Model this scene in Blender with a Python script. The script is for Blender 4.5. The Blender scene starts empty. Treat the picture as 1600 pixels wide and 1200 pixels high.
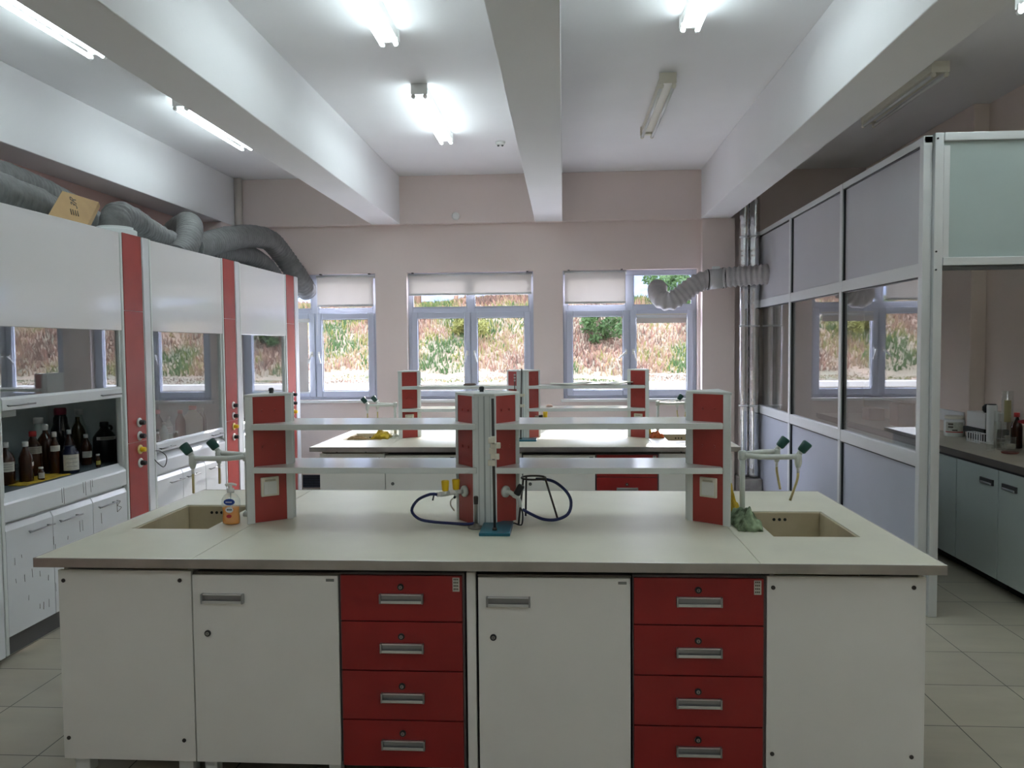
import bpy, math, random
from mathutils import Vector, Matrix, noise
import numpy as np
C = bpy.context.scene.collection
S = bpy.context.scene
random.seed(7)

# ---------------------------------------------------------------- camera
F = Vector((-0.06412413, 0.9968355, -0.04697954)).normalized()
R = Vector((0.99792405, 0.0637701, -0.00899773))
U = R.cross(F).normalized(); R = F.cross(U).normalized()
cd = bpy.data.cameras.new('camera'); cam = bpy.data.objects.new('camera', cd); C.objects.link(cam)
cd.sensor_width = 36; cd.lens = 1261.2 / 1600 * 36; cd.clip_start = .02; cd.clip_end = 300
m = Matrix((R, U, -F)).transposed().to_4x4(); m.translation = Vector((0, 0, 1.7094)); cam.matrix_world = m
S.camera = cam

# ---------------------------------------------------------------- view, world, sun
S.view_settings.view_transform = 'Standard'; S.view_settings.look = 'None'
S.view_settings.gamma = 1; S.view_settings.use_curve_mapping = False
S.view_settings.exposure = 1.4
W = bpy.data.worlds.new('world'); S.world = W; W.use_nodes = True
wn = W.node_tree.nodes; wl = W.node_tree.links
bg = wn['Background']; bg.inputs[1].default_value = 8.5
tc = wn.new('ShaderNodeTexCoord'); sp = wn.new('ShaderNodeSeparateXYZ'); rp = wn.new('ShaderNodeValToRGB')
wl.new(tc.outputs['Generated'], sp.inputs[0]); wl.new(sp.outputs['Z'], rp.inputs[0]); wl.new(rp.outputs[0], bg.inputs[0])
rp.color_ramp.elements[0].position = 0.0; rp.color_ramp.elements[0].color = (.97, .95, 1, 1)
rp.color_ramp.elements[1].position = 0.7; rp.color_ramp.elements[1].color = (.70, .78, 1, 1)
sl = bpy.data.lights.new('sun', 'SUN'); sl.energy = 2.4; sl.angle = math.radians(1.0); sl.color = (1, .93, .82)
sun = bpy.data.objects.new('sun', sl); C.objects.link(sun)
sun.rotation_euler = Vector((-.14, -1, -.42)).to_track_quat('-Z', 'Y').to_euler()
TUBE_POWER = 7.8

# ---------------------------------------------------------------- materials
MATS = {}
def mat(name, col, rough=.5, metal=0, spec=.5, var=0.0, vscale=6, bump=0, bscale=60, coat=0, emis=None, trans=0, col2=None, aniso=None):
    if name in MATS: return MATS[name]
    m = bpy.data.materials.new(name); m.use_nodes = True; MATS[name] = m
    n = m.node_tree.nodes; l = m.node_tree.links; b = n['Principled BSDF']
    b.inputs['Roughness'].default_value = rough; b.inputs['Metallic'].default_value = metal
    b.inputs['Specular IOR Level'].default_value = spec; b.inputs['Coat Weight'].default_value = coat
    b.inputs['Coat Roughness'].default_value = .06
    b.inputs['Transmission Weight'].default_value = trans
    b.inputs['Base Color'].default_value = (*col, 1)
    if var or col2:
        t = n.new('ShaderNodeTexCoord'); z = n.new('ShaderNodeTexNoise'); z.inputs['Scale'].default_value = vscale
        z.inputs['Detail'].default_value = 5; l.new(t.outputs['Object'], z.inputs[0])
        r = n.new('ShaderNodeValToRGB'); r.color_ramp.elements[0].position = .35; r.color_ramp.elements[1].position = .65
        c2 = col2 or tuple(c * (1 - var) for c in col)
        r.color_ramp.elements[0].color = (*c2, 1); r.color_ramp.elements[1].color = (*col, 1)
        l.new(z.outputs[0], r.inputs[0]); l.new(r.outputs[0], b.inputs['Base Color'])
    if bump:
        t = n.new('ShaderNodeTexCoord'); z = n.new('ShaderNodeTexNoise'); z.inputs['Scale'].default_value = bscale
        z.inputs['Detail'].default_value = 3; l.new(t.outputs['Object'], z.inputs[0])
        bp = n.new('ShaderNodeBump'); bp.inputs['Strength'].default_value = bump; bp.inputs['Distance'].default_value = .01
        l.new(z.outputs[0], bp.inputs['Height']); l.new(bp.outputs[0], b.inputs['Normal'])
    if emis:
        b.inputs['Emission Color'].default_value = (*emis[:3], 1); b.inputs['Emission Strength'].default_value = emis[3]
    return m

CEIL = mat('ceiling_paint', (.86, .85, .85), .8, var=.03, vscale=1.5, bump=.06, bscale=25)
BEAM = mat('beam_paint', (.86, .85, .85), .75, var=.03, vscale=1.2, bump=.06, bscale=25)
WALL = mat('pale_pink_wall_paint', (.82, .71, .67), .8, var=.04, vscale=1.3, bump=.08, bscale=30)
SALM = mat('salmon_wall_paint', (.92, .66, .60), .8, var=.04, vscale=1.3, bump=.08, bscale=30)
SIDE = mat('side_room_wall_paint', (.82, .69, .60), .8, var=.05, vscale=1.3, bump=.08, bscale=30)
LAM = mat('white_laminate', (.84, .82, .77), .38, var=.035, vscale=3)
GLOSS = mat('glossy_white_board', (.88, .87, .87), .11, coat=.5)
GLOSSW = mat('gloss_white_cabinet', (.80, .82, .84), .22, var=.03, vscale=4)
PROF = mat('grey_white_profile', (.76, .79, .77), .35, spec=.4)
RED = mat('red_laminate', (.42, .055, .045), .32, var=.1, vscale=8)
DRED = mat('red_drawer_laminate', (.32, .020, .018), .35, var=.12, vscale=6)
TOPM = mat('cream_worktop_laminate', (.76, .73, .60), .36, spec=.35, var=.05, vscale=5)
SINK = mat('cream_stoneware', (.62, .54, .38), .35, col2=(.52, .44, .29), vscale=5)
STEEL = mat('brushed_steel', (.55, .53, .51), .28, 1, var=.25, vscale=4)
ALU = mat('aluminium', (.72, .73, .74), .3, 1)
CHROME = mat('polished_pipe_foil', (.75, .76, .78), .16, 1, bump=.5, bscale=9)
PFRM = mat('partition_aluminium', (.66, .68, .68), .42, .35)
PPAN = mat('partition_grey_board', (.42, .45, .52), .33, var=.04, vscale=3)
PPAN2 = mat('partition_upper_board', (.50, .50, .53), .36, var=.03, vscale=3)
PPAN3 = mat('partition_front_board', (.42, .50, .48), .35, var=.03, vscale=3)
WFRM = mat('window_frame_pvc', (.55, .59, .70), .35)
BLACK = mat('black_plastic', (.015, .016, .018), .35)
DARK = mat('dark_gap', (.03, .03, .03), .7)
DGREY = mat('dark_grey_body', (.12, .12, .12), .6)
WHITEP = mat('white_plastic', (.80, .80, .77), .35)
CREAMP = mat('cream_plastic', (.76, .72, .60), .4)
TAP = mat('powder_coated_tap', (.68, .71, .66), .3)
GREEN = mat('green_knob', (.01, .07, .055), .3)
YEL = mat('yellow_knob', (.85, .56, .01), .35)
HOSEY = mat('yellowed_rubber', (.62, .52, .24), .45)
BLUE = mat('blue_hose', (.012, .02, .10), .4)
TEAL = mat('teal_enamel', (.01, .14, .20), .3)
IRON = mat('dark_iron_rod', (.07, .06, .055), .4, .6)
DUCT = mat('grey_duct_fabric', (.18, .18, .175), .62, var=.25, vscale=14, bump=.5, bscale=30)
DUCT2 = mat('light_duct_fabric', (.47, .45, .45), .5, var=.15, vscale=12, bump=.35, bscale=30)
CARD = mat('cardboard', (.48, .31, .14), .8, var=.08, vscale=10)
INK = mat('dark_print', (.10, .085, .06), .8)
LABEL = mat('paper_label', (.62, .60, .52), .7, var=.2, vscale=60)
AMBER = mat('amber_glass', (.045, .014, .006), .08)
NAVY = mat('navy_plastic', (.012, .016, .04), .25)
MILK = mat('milky_plastic', (.55, .62, .58), .35)
CAPW = mat('white_cap', (.80, .80, .78), .4)
CAPR = mat('red_cap', (.50, .03, .03), .4)
CAPB = mat('burgundy_cap', (.12, .008, .02), .4)
YCLOTH = mat('yellow_cloth', (.62, .42, .02), .85, col2=(.40, .26, .02), vscale=20)
GCLOTH = mat('green_patterned_cloth', (.34, .44, .27), .9, col2=(.05, .07, .03), vscale=22)
INT = mat('hood_liner', (.80, .86, .86), .35, var=.08, vscale=4)
WTOPD = mat('hood_worktop', (.16, .20, .22), .25)
BLIND = None
CONC = mat('outdoor_concrete', (.16, .15, .135), .9, var=.2, vscale=3)
PAVE = mat('outdoor_paving', (.40, .38, .34), .9, var=.15, vscale=2)
TUBEON = mat('lit_tube', (1, 1, 1), .5, emis=(.80, .95, 1.0, TUBE_POWER))
TUBEOFF = mat('unlit_tube', (.78, .78, .76), .2)
PIPEC = mat('cream_pipe', (.60, .52, .47), .45)

def glass(name, tint=(1, 1, 1), ior=1.5, rough=0.0, boost=0.0):
    m = bpy.data.materials.new(name); m.use_nodes = True; n = m.node_tree.nodes; l = m.node_tree.links
    n.remove(n['Principled BSDF'])
    t = n.new('ShaderNodeBsdfTransparent'); t.inputs[0].default_value = (*tint, 1)
    g = n.new('ShaderNodeBsdfGlossy'); g.inputs[1].default_value = rough; g.inputs[0].default_value = (1, 1, 1, 1)
    f = n.new('ShaderNodeFresnel'); f.inputs[0].default_value = ior
    x = n.new('ShaderNodeMixShader')
    if boost:
        a = n.new('ShaderNodeMath'); a.operation = 'ADD'; a.use_clamp = True; a.inputs[1].default_value = boost
        l.new(f.outputs[0], a.inputs[0]); l.new(a.outputs[0], x.inputs[0])
    else: l.new(f.outputs[0], x.inputs[0])
    l.new(t.outputs[0], x.inputs[1]); l.new(g.outputs[0], x.inputs[2])
    ge = n.new('ShaderNodeNewGeometry'); k = n.new('ShaderNodeMath'); k.operation = 'MULTIPLY_ADD'; k.inputs[1].default_value = -2; k.inputs[2].default_value = 1
    pw = n.new('ShaderNodeMath'); pw.operation = 'POWER'; pw.inputs[0].default_value = ior
    l.new(ge.outputs['Backfacing'], k.inputs[0]); l.new(k.outputs[0], pw.inputs[1]); l.new(pw.outputs[0], f.inputs[0])   # same reflectance from either side of a thin pane
    l.new(x.outputs[0], n['Material Output'].inputs[0]); MATS[name] = m
    return m
WGLASS = glass('window_glass', (.97, .98, 1), 1.35)
SGLASS = glass('sash_glass', (.92, .94, .95), 1.55, boost=.08)
PGLASS = glass('partition_glass', (.80, .82, .82), 1.55, boost=.10)
LGLASS = glass('lab_glassware', (.93, .95, .94), 1.45, boost=.10)
ORANGE = glass('orange_soap', (.95, .34, .02), 1.35, boost=.0)
def blind_mat():
    m = bpy.data.materials.new('blind_fabric'); m.use_nodes = True; n = m.node_tree.nodes; l = m.node_tree.links
    b = n['Principled BSDF']; b.inputs['Base Color'].default_value = (.62, .58, .55, 1); b.inputs['Roughness'].default_value = .9
    t = n.new('ShaderNodeBsdfTranslucent'); t.inputs[0].default_value = (.72, .66, .60, 1)
    x = n.new('ShaderNodeMixShader'); x.inputs[0].default_value = .09
    l.new(b.outputs[0], x.inputs[1]); l.new(t.outputs[0], x.inputs[2]); l.new(x.outputs[0], n['Material Output'].inputs[0])
    return m
BLIND = blind_mat()
def floor_mat():
    m = bpy.data.materials.new('floor_tiles'); m.use_nodes = True; n = m.node_tree.nodes; l = m.node_tree.links
    b = n['Principled BSDF']; b.inputs['Roughness'].default_value = .32
    t = n.new('ShaderNodeTexCoord'); mp = n.new('ShaderNodeMapping'); mp.inputs['Location'].default_value = (-.305, -3.45, 0)
    l.new(t.outputs['Object'], mp.inputs[0])
    br = n.new('ShaderNodeTexBrick'); br.offset = 0; br.squash = 1
    br.inputs['Scale'].default_value = 1; br.inputs['Brick Width'].default_value = .441; br.inputs['Row Height'].default_value = .445
    br.inputs['Mortar Size'].default_value = .0028; br.inputs['Mortar Smooth'].default_value = .1
    br.inputs['Color1'].default_value = (.50, .46, .36, 1); br.inputs['Color2'].default_value = (.54, .50, .39, 1)
    br.inputs['Mortar'].default_value = (.06, .055, .045, 1)
    l.new(mp.outputs[0], br.inputs[0])
    z = n.new('ShaderNodeTexNoise'); z.inputs['Scale'].default_value = 2.2; z.inputs['Detail'].default_value = 6
    mp2 = n.new('ShaderNodeMapping'); mp2.inputs['Rotation'].default_value = (0, 0, .9); mp2.inputs['Scale'].default_value = (1, 3.2, 1)
    l.new(t.outputs['Object'], mp2.inputs[0]); l.new(mp2.outputs[0], z.inputs[0])
    x = n.new('ShaderNodeMix'); x.data_type = 'RGBA'; x.blend_type = 'MULTIPLY'; x.inputs[0].default_value = .35
    l.new(br.outputs[0], x.inputs[6]); l.new(z.outputs[0], x.inputs[7]); l.new(x.outputs[2], b.inputs['Base Color'])
    bp = n.new('ShaderNodeBump'); bp.inputs['Strength'].default_value = .3; bp.inputs['Distance'].default_value = .002; bp.invert = True
    l.new(br.outputs['Fac'], bp.inputs['Height']); l.new(bp.outputs[0], b.inputs['Normal'])
    return m
FLOOR = floor_mat()

# ---------------------------------------------------------------- mesh builder (world coordinates)
def wpos(o):
    p = Vector((0, 0, 0))
    while o is not None: p += o.location; o = o.parent
    return p
class MB:
    def __init__(s): s.v = []; s.f = []; s.sm = []
    def add(s, vs, fs, smooth=False):
        k = len(s.v); s.v += [Vector(v) for v in vs]; s.f += [[i + k for i in f] for f in fs]; s.sm += [smooth] * len(fs); return s
    def box(s, x0, x1, y0, y1, z0, z1):
        return s.add([(x0, y0, z0), (x1, y0, z0), (x1, y1, z0), (x0, y1, z0), (x0, y0, z1), (x1, y0, z1), (x1, y1, z1), (x0, y1, z1)],
                     [(0, 3, 2, 1), (4, 5, 6, 7), (0, 1, 5, 4), (1, 2, 6, 5), (2, 3, 7, 6), (3, 0, 4, 7)])
    def obox(s, c, ax, hx, hy, hz):   # oriented box: centre, rotation matrix 3x3, half sizes
        vs = [Vector(c) + ax @ Vector((a * hx, b * hy, d * hz)) for d in (-1, 1) for a, b in ((-1, -1), (1, -1), (1, 1), (-1, 1))]
        return s.add(vs, [(0, 3, 2, 1), (4, 5, 6, 7), (0, 1, 5, 4), (1, 2, 6, 5), (2, 3, 7, 6), (3, 0, 4, 7)])
    def prism(s, poly, z0, z1):
        n = len(poly); return s.add([(x, y, z0) for x, y in poly] + [(x, y, z1) for x, y in poly],
            [tuple(range(n))[::-1], tuple(range(n, 2 * n))] + [(i, (i + 1) % n, n + (i + 1) % n, n + i) for i in range(n)])
    def prismy(s, poly, y0, y1):      # polygon in x,z swept along y
        n = len(poly); return s.add([(x, y0, z) for x, z in poly] + [(x, y1, z) for x, z in poly],
            [tuple(range(n)), tuple(range(n, 2 * n))[::-1]] + [(i, n + i, n + (i + 1) % n, (i + 1) % n) for i in range(n)])
    def ring(s, c, d, rr, n, up=None):
        d = Vector(d).normalized(); a = up if up is not None else (Vector((0, 0, 1)) if abs(d.z) < .95 else Vector((0, 1, 0)))
        u = a - d * a.dot(d); u.normalize(); w = d.cross(u)
        return [Vector(c) + (u * math.cos(t) + w * math.sin(t)) * rr for t in (2 * math.pi * i / n for i in range(n))]
    def tube(s, pts, r, n=12, cap=True, closed=False):
        pts = [Vector(p) for p in pts]; N = len(pts); rs = r if isinstance(r, (list, tuple)) else [r] * N
        vs = []; up = None
        for i, p in enumerate(pts):
            d = (pts[(i + 1) % N] - pts[i - 1]) if closed else (pts[min(i + 1, N - 1)] - pts[max(i - 1, 0)])
            if d.length < 1e-9: d = Vector((0, 0, 1))
            d.normalize()
            if up is None: up = Vector((0, 0, 1)) if abs(d.z) < .9 else Vector((0, 1, 0))
            up = (up - d * up.dot(d)); up = up.normalized() if up.length > 1e-6 else Vector((1, 0, 0))
            w = d.cross(up)
            vs += [p + (up * math.cos(t) + w * math.sin(t)) * rs[i] for t in (2 * math.pi * j / n for j in range(n))]
        fs = []
        for i in range(N if closed else N - 1):
            k = (i + 1) % N
            for j in range(n): fs.append((i * n + j, i * n + (j + 1) % n, k * n + (j + 1) % n, k * n + j))
        b = len(s.v); s.add(vs, fs, True)
        if cap and not closed:
            s.f += [[b + j for j in range(n)][::-1], [b + (N - 1) * n + j for j in range(n)]]; s.sm += [False, False]
        return s
    def cyl(s, a, b, r, n=16): return s.tube([a, b], r, n)
    def lathe(s, c, prof, n=20):      # prof = [(r, z)...] around vertical axis at c
        c = Vector(c); vs = []; fs = []
        for r, z in prof: vs += [c + Vector((r * math.cos(t), r * math.sin(t), z)) for t in (2 * math.pi * j / n for j in range(n))]
        for i in range(len(prof) - 1):
            for j in range(n): fs.append((i * n + j, i * n + (j + 1) % n, (i + 1) * n + (j + 1) % n, (i + 1) * n + j))
        b = len(s.v); s.add(vs, fs, True)
        k = (len(prof) - 1) * n
        s.f += [[b + j for j in range(n)][::-1], [b + k + j for j in range(n)]]; s.sm += [False, False]
        return s
    def quad(s, a, b, c, d): return s.add([a, b, c, d], [(0, 1, 2, 3)])
    def build(s, name, m, parent=None, bevel=0, label=None, seg=2, **kw):
        L = wpos(parent) if parent is not None else Vector((0, 0, 0))
        if parent is None:
            a = [min(v[i] for v in s.v) for i in range(3)]; b = [max(v[i] for v in s.v) for i in range(3)]
            L0 = Vector(((a[0] + b[0]) / 2, (a[1] + b[1]) / 2, a[2]))
        else: L0 = L
        me = bpy.data.meshes.new(name); me.from_pydata([tuple(v - L0) for v in s.v], [], s.f); me.validate()
        me.polygons.foreach_set('use_smooth', s.sm[:len(me.polygons)]); me.materials.append(m)
        o = bpy.data.objects.new(name, me); C.objects.link(o)
        if parent is not None: o.parent = parent
        else: o.location = L0
        if bevel:
            b = o.modifiers.new('bevel', 'BEVEL'); b.width = bevel; b.segments = seg; b.limit_method = 'ANGLE'; b.angle_limit = math.radians(40)
        if label: o['label'] = label
        for k, v in kw.items(): o[k] = v
        return o
def thing(name, label, cat, loc, group=None):
    o = bpy.data.objects.new(name, None); C.objects.link(o); o.location = loc; o.empty_display_size = .1
    o['label'] = label; o['category'] = cat
    if group: o['group'] = group
    return o
def one(mb, name, m, label, cat, group=None, bevel=0):
    o = mb.build(name, m, None, bevel); o['label'] = label; o['category'] = cat
    if group: o['group'] = group
    return o
def struct(mb, name, m, bevel=0, parent=None):
    o = mb.build(name, m, parent, bevel)
    if parent is None: o['kind'] = 'structure'
    return o
def copy_tree(o, off=(0, 0, 0), label=None, parent=None):
    c = o.copy(); C.objects.link(c)
    if parent is not None: c.parent = parent
    else:
        c.location = o.location + Vector(off)
        if label: c['label'] = label
    for ch in list(o.children): copy_tree(ch, parent=c)
    return c
def spline(P, step=.02):
    P = [Vector(p) for p in P]; out = []
    Q = [P[0] * 2 - P[1]] + P + [P[-1] * 2 - P[-2]]
    for i in range(1, len(Q) - 2):
        a, b, c, d = Q[i - 1], Q[i], Q[i + 1], Q[i + 2]; n = max(2, int((c - b).length / step))
        for k in range(n):
            t = k / n
            out.append(.5 * ((2 * b) + (c - a) * t + (2 * a - 5 * b + 4 * c - d) * t * t + (3 * b - a - 3 * c + d) * t ** 3))
    return out + [P[-1]]
def text_mesh(txt, size, name, m, loc, rot, parent=None, ext=.0006, align='CENTER'):
    cu = bpy.data.curves.new(name, 'FONT'); cu.body = txt; cu.size = size; cu.extrude = ext; cu.align_x = align; cu.align_y = 'CENTER'
    t = bpy.data.objects.new(name + '_src', cu); C.objects.link(t); bpy.context.view_layer.update()
    me = bpy.data.meshes.new_from_object(t.evaluated_get(bpy.context.evaluated_depsgraph_get()))
    bpy.data.objects.remove(t); bpy.data.curves.remove(cu)
    me.materials.clear(); me.materials.append(m)
    o = bpy.data.objects.new(name, me); C.objects.link(o); o.rotation_euler = rot
    if parent is not None: o.parent = parent; o.location = Vector(loc) - wpos(parent)
    else: o.location = loc
    return o

# ================================================================ SETTING
XL, XR, YN, YW, ZC = -4.25, 3.60, -2.2, 9.60, 3.717
WX = [(-3.78, -2.25), (-1.87, -.355), (-.005, 1.57)]   # window openings
WZ0, WZ1 = 1.075, 2.595
struct(MB().box(XL - .2, XR + .2, YN - .2, YW + .3, -.12, 0), 'floor', FLOOR)
struct(MB().box(XL - .2, XR + .2, YN - .2, YW + .3, ZC, ZC + .15), 'ceiling', CEIL)
struct(MB().box(XL - .2, XL, YN, YW, 0, ZC), 'wall_left', SALM)
struct(MB().box(XR, XR + .2, YN, YW, 0, ZC), 'wall_right', SIDE)
struct(MB().box(XL, XR, YN - .2, YN, 0, ZC), 'wall_near', WALL)
w = MB(); xs = [XL] + [v for p in WX for v in p] + [XR]
w.box(XL, XR, YW, YW + .28, 0, WZ0); w.box(XL, XR, YW, YW + .28, WZ1, ZC)
for i in range(0, len(xs), 2): w.box(xs[i], xs[i + 1], YW, YW + .28, WZ0, WZ1)
struct(w, 'wall_back', WALL)
# beams (dropped concrete) and soffit
struct(MB().box(-2.26, -1.92, YN, 9.5, 3.157, ZC), 'trim_1', BEAM, .006)
struct(MB().box(-.325, -.006, YN, 9.5, 3.157, ZC), 'trim_2', BEAM, .006)
struct(MB().box(1.59, 1.923, YN, 9.5, 3.157, ZC), 'trim_3', BEAM, .006)
struct(MB().box(XL, -3.88, YN, 9.5, 3.157, ZC), 'trim_4', BEAM, .006)
struct(MB().box(-3.88, 1.6, 9.5, YW, 3.157, ZC), 'trim_5', WALL, .006)
struct(MB().box(XL, -3.88, 9.05, YW, 0, 3.157), 'trim_6', WALL, .006)
struct(MB().box(1.60, 1.975, 9.48, YW, 0, 3.157), 'trim_7', WALL, .006)
struct(MB().box(3.47, XR, 7.15, YW, 0, ZC), 'trim_8', SIDE, .006)

def window(n, x0, x1):
    y0, y1 = 9.69, 9.76; xc = (x0 + x1) / 2
    f = MB()
    f.box(x0, x0 + .055, y0, y1, WZ0, WZ1); f.box(x1 - .055, x1, y0, y1, WZ0, WZ1)
    f.box(x0 + .055, x1 - .055, y0, y1, WZ0, WZ0 + .05); f.box(x0 + .055, x1 - .055, y0, y1, WZ1 - .055, WZ1)
    f.box(xc - .045, xc + .045, y0, y1, WZ0 + .05, WZ1 - .055)
    for a, b in ((x0 + .055, xc - .045), (xc + .045, x1 - .055)): f.box(a, b, y0, y1, 2.10, 2.18)
    o = struct(f, 'window_%d' % n, WFRM, .006)
    for i, (a, b) in enumerate(((x0 + .04, xc - .006), (xc + .006, x1 - .04))):
        s = MB(); t = .075; z0, z1 = WZ0 + .03, 2.125; ya, yb = 9.668, 9.735
        s.box(a, a + t, ya, yb, z0, z1); s.box(b - t, b, ya, yb, z0, z1); s.box(a + t, b - t, ya, yb, z0, z0 + t); s.box(a + t, b - t, ya, yb, z1 - t, z1)
        sa = s.build('window_sash', WFRM, o, .008)
        g = MB().box(a + t - .004, b - t + .004, 9.70, 9.706, z0 + t - .004, z1 - t + .004).build('glass_pane', WGLASS, sa)
        q = MB(); q.box(a + t, a + t + .006, 9.694, 9.702, z0 + t, z1 - t); q.box(b - t - .006, b - t, 9.694, 9.702, z0 + t, z1 - t)
        q.box(a + t, b - t, 9.694, 9.702, z1 - t - .006, z1 - t); q.box(a + t, b - t, 9.694, 9.702, z0 + t, z0 + t + .006); q.build('gasket', BLACK, sa)
        hx = (b - t / 2) if i == 0 else (a + t / 2)
        h = MB(); h.box(hx - .014, hx + .014, 9.655, 9.668, 1.60, 1.66); h.cyl((hx, 9.668, 1.63), (hx, 9.625, 1.63), .009, 10)
        e = (hx + (.03 if i else -.035), 9.622, 1.52) if not (n == 3 and i == 0) else (hx - .085, 9.622, 1.55)
        h.tube([(hx, 9.622, 1.635), e], .010, 8); h.build('handle', WHITEP, sa, .003)
        lo, hi = (x0 + .055, xc - .045) if i == 0 else (xc + .045, x1 - .055)
        MB().box(lo, hi, 9.72, 9.726, 2.18, WZ1 - .055).build('glass_pane', WGLASS, o)
        q = MB(); q.box(lo, hi, 9.686, 9.70, 2.18, 2.19); q.box(lo, hi, 9.686, 9.70, WZ1 - .065, WZ1 - .055); q.box(lo, lo + .01, 9.686, 9.70, 2.18, WZ1 - .055); q.box(hi - .01, hi, 9.686, 9.70, 2.18, WZ1 - .055)
        q.build('glazing_bead', WFRM, o)
    return o
for i, (a, b) in enumerate(WX): window(i + 1, a, b)
for i, (a, b) in enumerate(WX):
    struct(MB().box(a - .03, b + .03, 9.57, 9.69, WZ0 - .035, WZ0 - .001), 'trim_%d' % (9 + i), WHITEP, .004)
def blind(x0, x1, zt, zb, label, cat='roller blind', d=0):
    t = thing('roller_blind', label, cat, ((x0 + x1) / 2, 9.64 + d, zb))
    MB().cyl((x0, 9.64 + d, zt - .03), (x1, 9.64 + d, zt - .03), .022, 14).build('roller', PFRM, t)
    w = MB(); n = 24
    for i in range(n):
        a = x0 + .015 + (x1 - x0 - .03) * i / n; b = x0 + .015 + (x1 - x0 - .03) * (i + 1) / n
        ya = 9.618 + d + .0015 * math.sin(i * .9); yb = 9.618 + d + .0015 * math.sin((i + 1) * .9)
        w.add([(a, ya, zb), (b, yb, zb), (b, yb, zt - .03), (a, ya, zt - .03)], [(0, 1, 2, 3)], True)
    w.build('blind_fabric', BLIND, t)
    MB().box(x0 + .01, x1 - .01, 9.611 + d, 9.625 + d, zb - .014, zb + .012).build('bottom_bar', ALU, t, .003)
    for x in (x0 + .06, x1 - .06): MB().box(x - .012, x + .012, 9.60 + d, 9.65 + d, zt - .006, zt + .006).build('bracket', IRON, t)
    if zt > 2.3: MB().tube([(x0 + .01, 9.61 + d, zt - .03), (x0 + .012, 9.608 + d, (zt + zb) / 2 - .2), (x0 + .01, 9.61 + d, zb - .35)], .002, 6).build('chain', ALU, t)
    return t
blind(-2.98, -2.265, 2.59, 2.215, 'roller blind lowered over the upper right pane of the leftmost window')
blind(-1.86, -.365, 2.59, 2.335, 'wide roller blind spanning both upper panes of the middle window')
blind(.005, .745, 2.60, 2.215, 'roller blind over the upper left pane of the right window, glowing warm')
t = thing('roller_blind', 'small rolled-up blind at the top of the right window lower right sash', 'roller blind', (1.15, 9.65, 1.96))
MB().cyl((.865, 9.645, 2.035), (1.44, 9.645, 2.035), .024, 14).build('roller', PFRM, t)
MB().box(.865, 1.44, 9.625, 9.64, 1.965, 2.03).build('blind_fabric', BLIND, t)
MB().box(.855, 1.45, 9.64, 9.655, 2.062, 2.075).build('head_rail', CREAMP, t, .003)
t = thing('roller_blind', 'pale blind pulled fully down over the leftmost window left sash', 'roller blind', (-3.35, 9.65, 1.2))
MB().box(-3.66, -3.10, 9.64, 9.646, 1.17, 2.03).build('blind_fabric', BLIND, t)
MB().box(-3.66, -3.09, 9.632, 9.652, 1.155, 1.175).build('bottom_bar', ALU, t, .003)
MB().cyl((-3.67, 9.642, 2.04), (-3.08, 9.642, 2.04), .022, 12).build('roller', WHITEP, t)

# pipes in corners
one(MB().cyl((-3.84, 9.44, 2.6), (-3.84, 9.44, ZC), .045, 16), 'riser_pipe', mat('cream_paint_pipe', (.66, .60, .54), .5), 'cream painted pipe dropping from the ceiling in the far left corner', 'pipe')
for x, y, r, l in ((2.035, 9.30, .052, 'foil-wrapped pipe standing beside the right wall column, left of its twin'), (2.145, 9.28, .058, 'foil-wrapped pipe nearer the glass partition, right of its twin')):
    t = thing('insulated_pipe', l, 'pipe', (x, y, 0.2), 'foil-wrapped risers in the far right corner')
    n = 120; w = MB(); w.tube([(x, y, .2 + (ZC - .2) * i / n) for i in range(n + 1)], [r * (1 + .02 * math.sin(i * .8) + .02 * math.sin(i * 2.3)) for i in range(n + 1)], 20); w.build('foil_wrap', CHROME, t)
    for z in (1.0, 1.9, 2.9): MB().tube([(x, y, z), (x, y, z + .02)], r * 1.06, 20).build('joint_band', ALU, t)
t = thing('heating_pipe', 'thin cream pipe running up right against the glass partition end', 'pipe', (2.20, 9.36, 0))
MB().cyl((2.195, 9.36, 0.02), (2.195, 9.36, ZC), .020, 12).build('pipe_run', PIPEC, t)
for z in (1.1, 1.75, 2.7): MB().cyl((2.195, 9.36, z), (2.195, 9.36, z + .03), .028, 12).build('collar', PIPEC, t)
one(MB().box(1.99, 2.215, 9.15, 9.55, 0, .19), 'pipe_plinth', mat('rough_concrete', (.36, .34, .33), .9, var=.3, vscale=9), 'low grey concrete block under the foil-wrapped pipes', 'plinth', bevel=.01)

# ceiling bits
t = thing('smoke_detector', 'small round white detector on the wall strip above the windows', 'detector', (-1.255, 9.49, 3.237))
MB().tube([(-1.255, 9.50, 3.237), (-1.255, 9.475, 3.237), (-1.255, 9.46, 3.237)], [.045, .045, .03], 20).build('housing', WHITEP, t)
MB().cyl((-1.255, 9.461, 3.237), (-1.255, 9.452, 3.237), .016, 12).build('sensor', CAPW, t)
t = thing('ceiling_sensor', 'small white sensor on the ceiling left of the middle beam', 'sensor', (-.61, 8.03, ZC))
MB().lathe((-.61, 8.03, ZC - .03), [(.03, 0), (.045, .01), (.05, .03)], 20).build('housing', WHITEP, t)
for dx in (-.02, .02): MB().lathe((-.61 + dx, 8.03, ZC - .042), [(.008, 0), (.012, .012)], 10).build('lens', DGREY, t)

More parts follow.
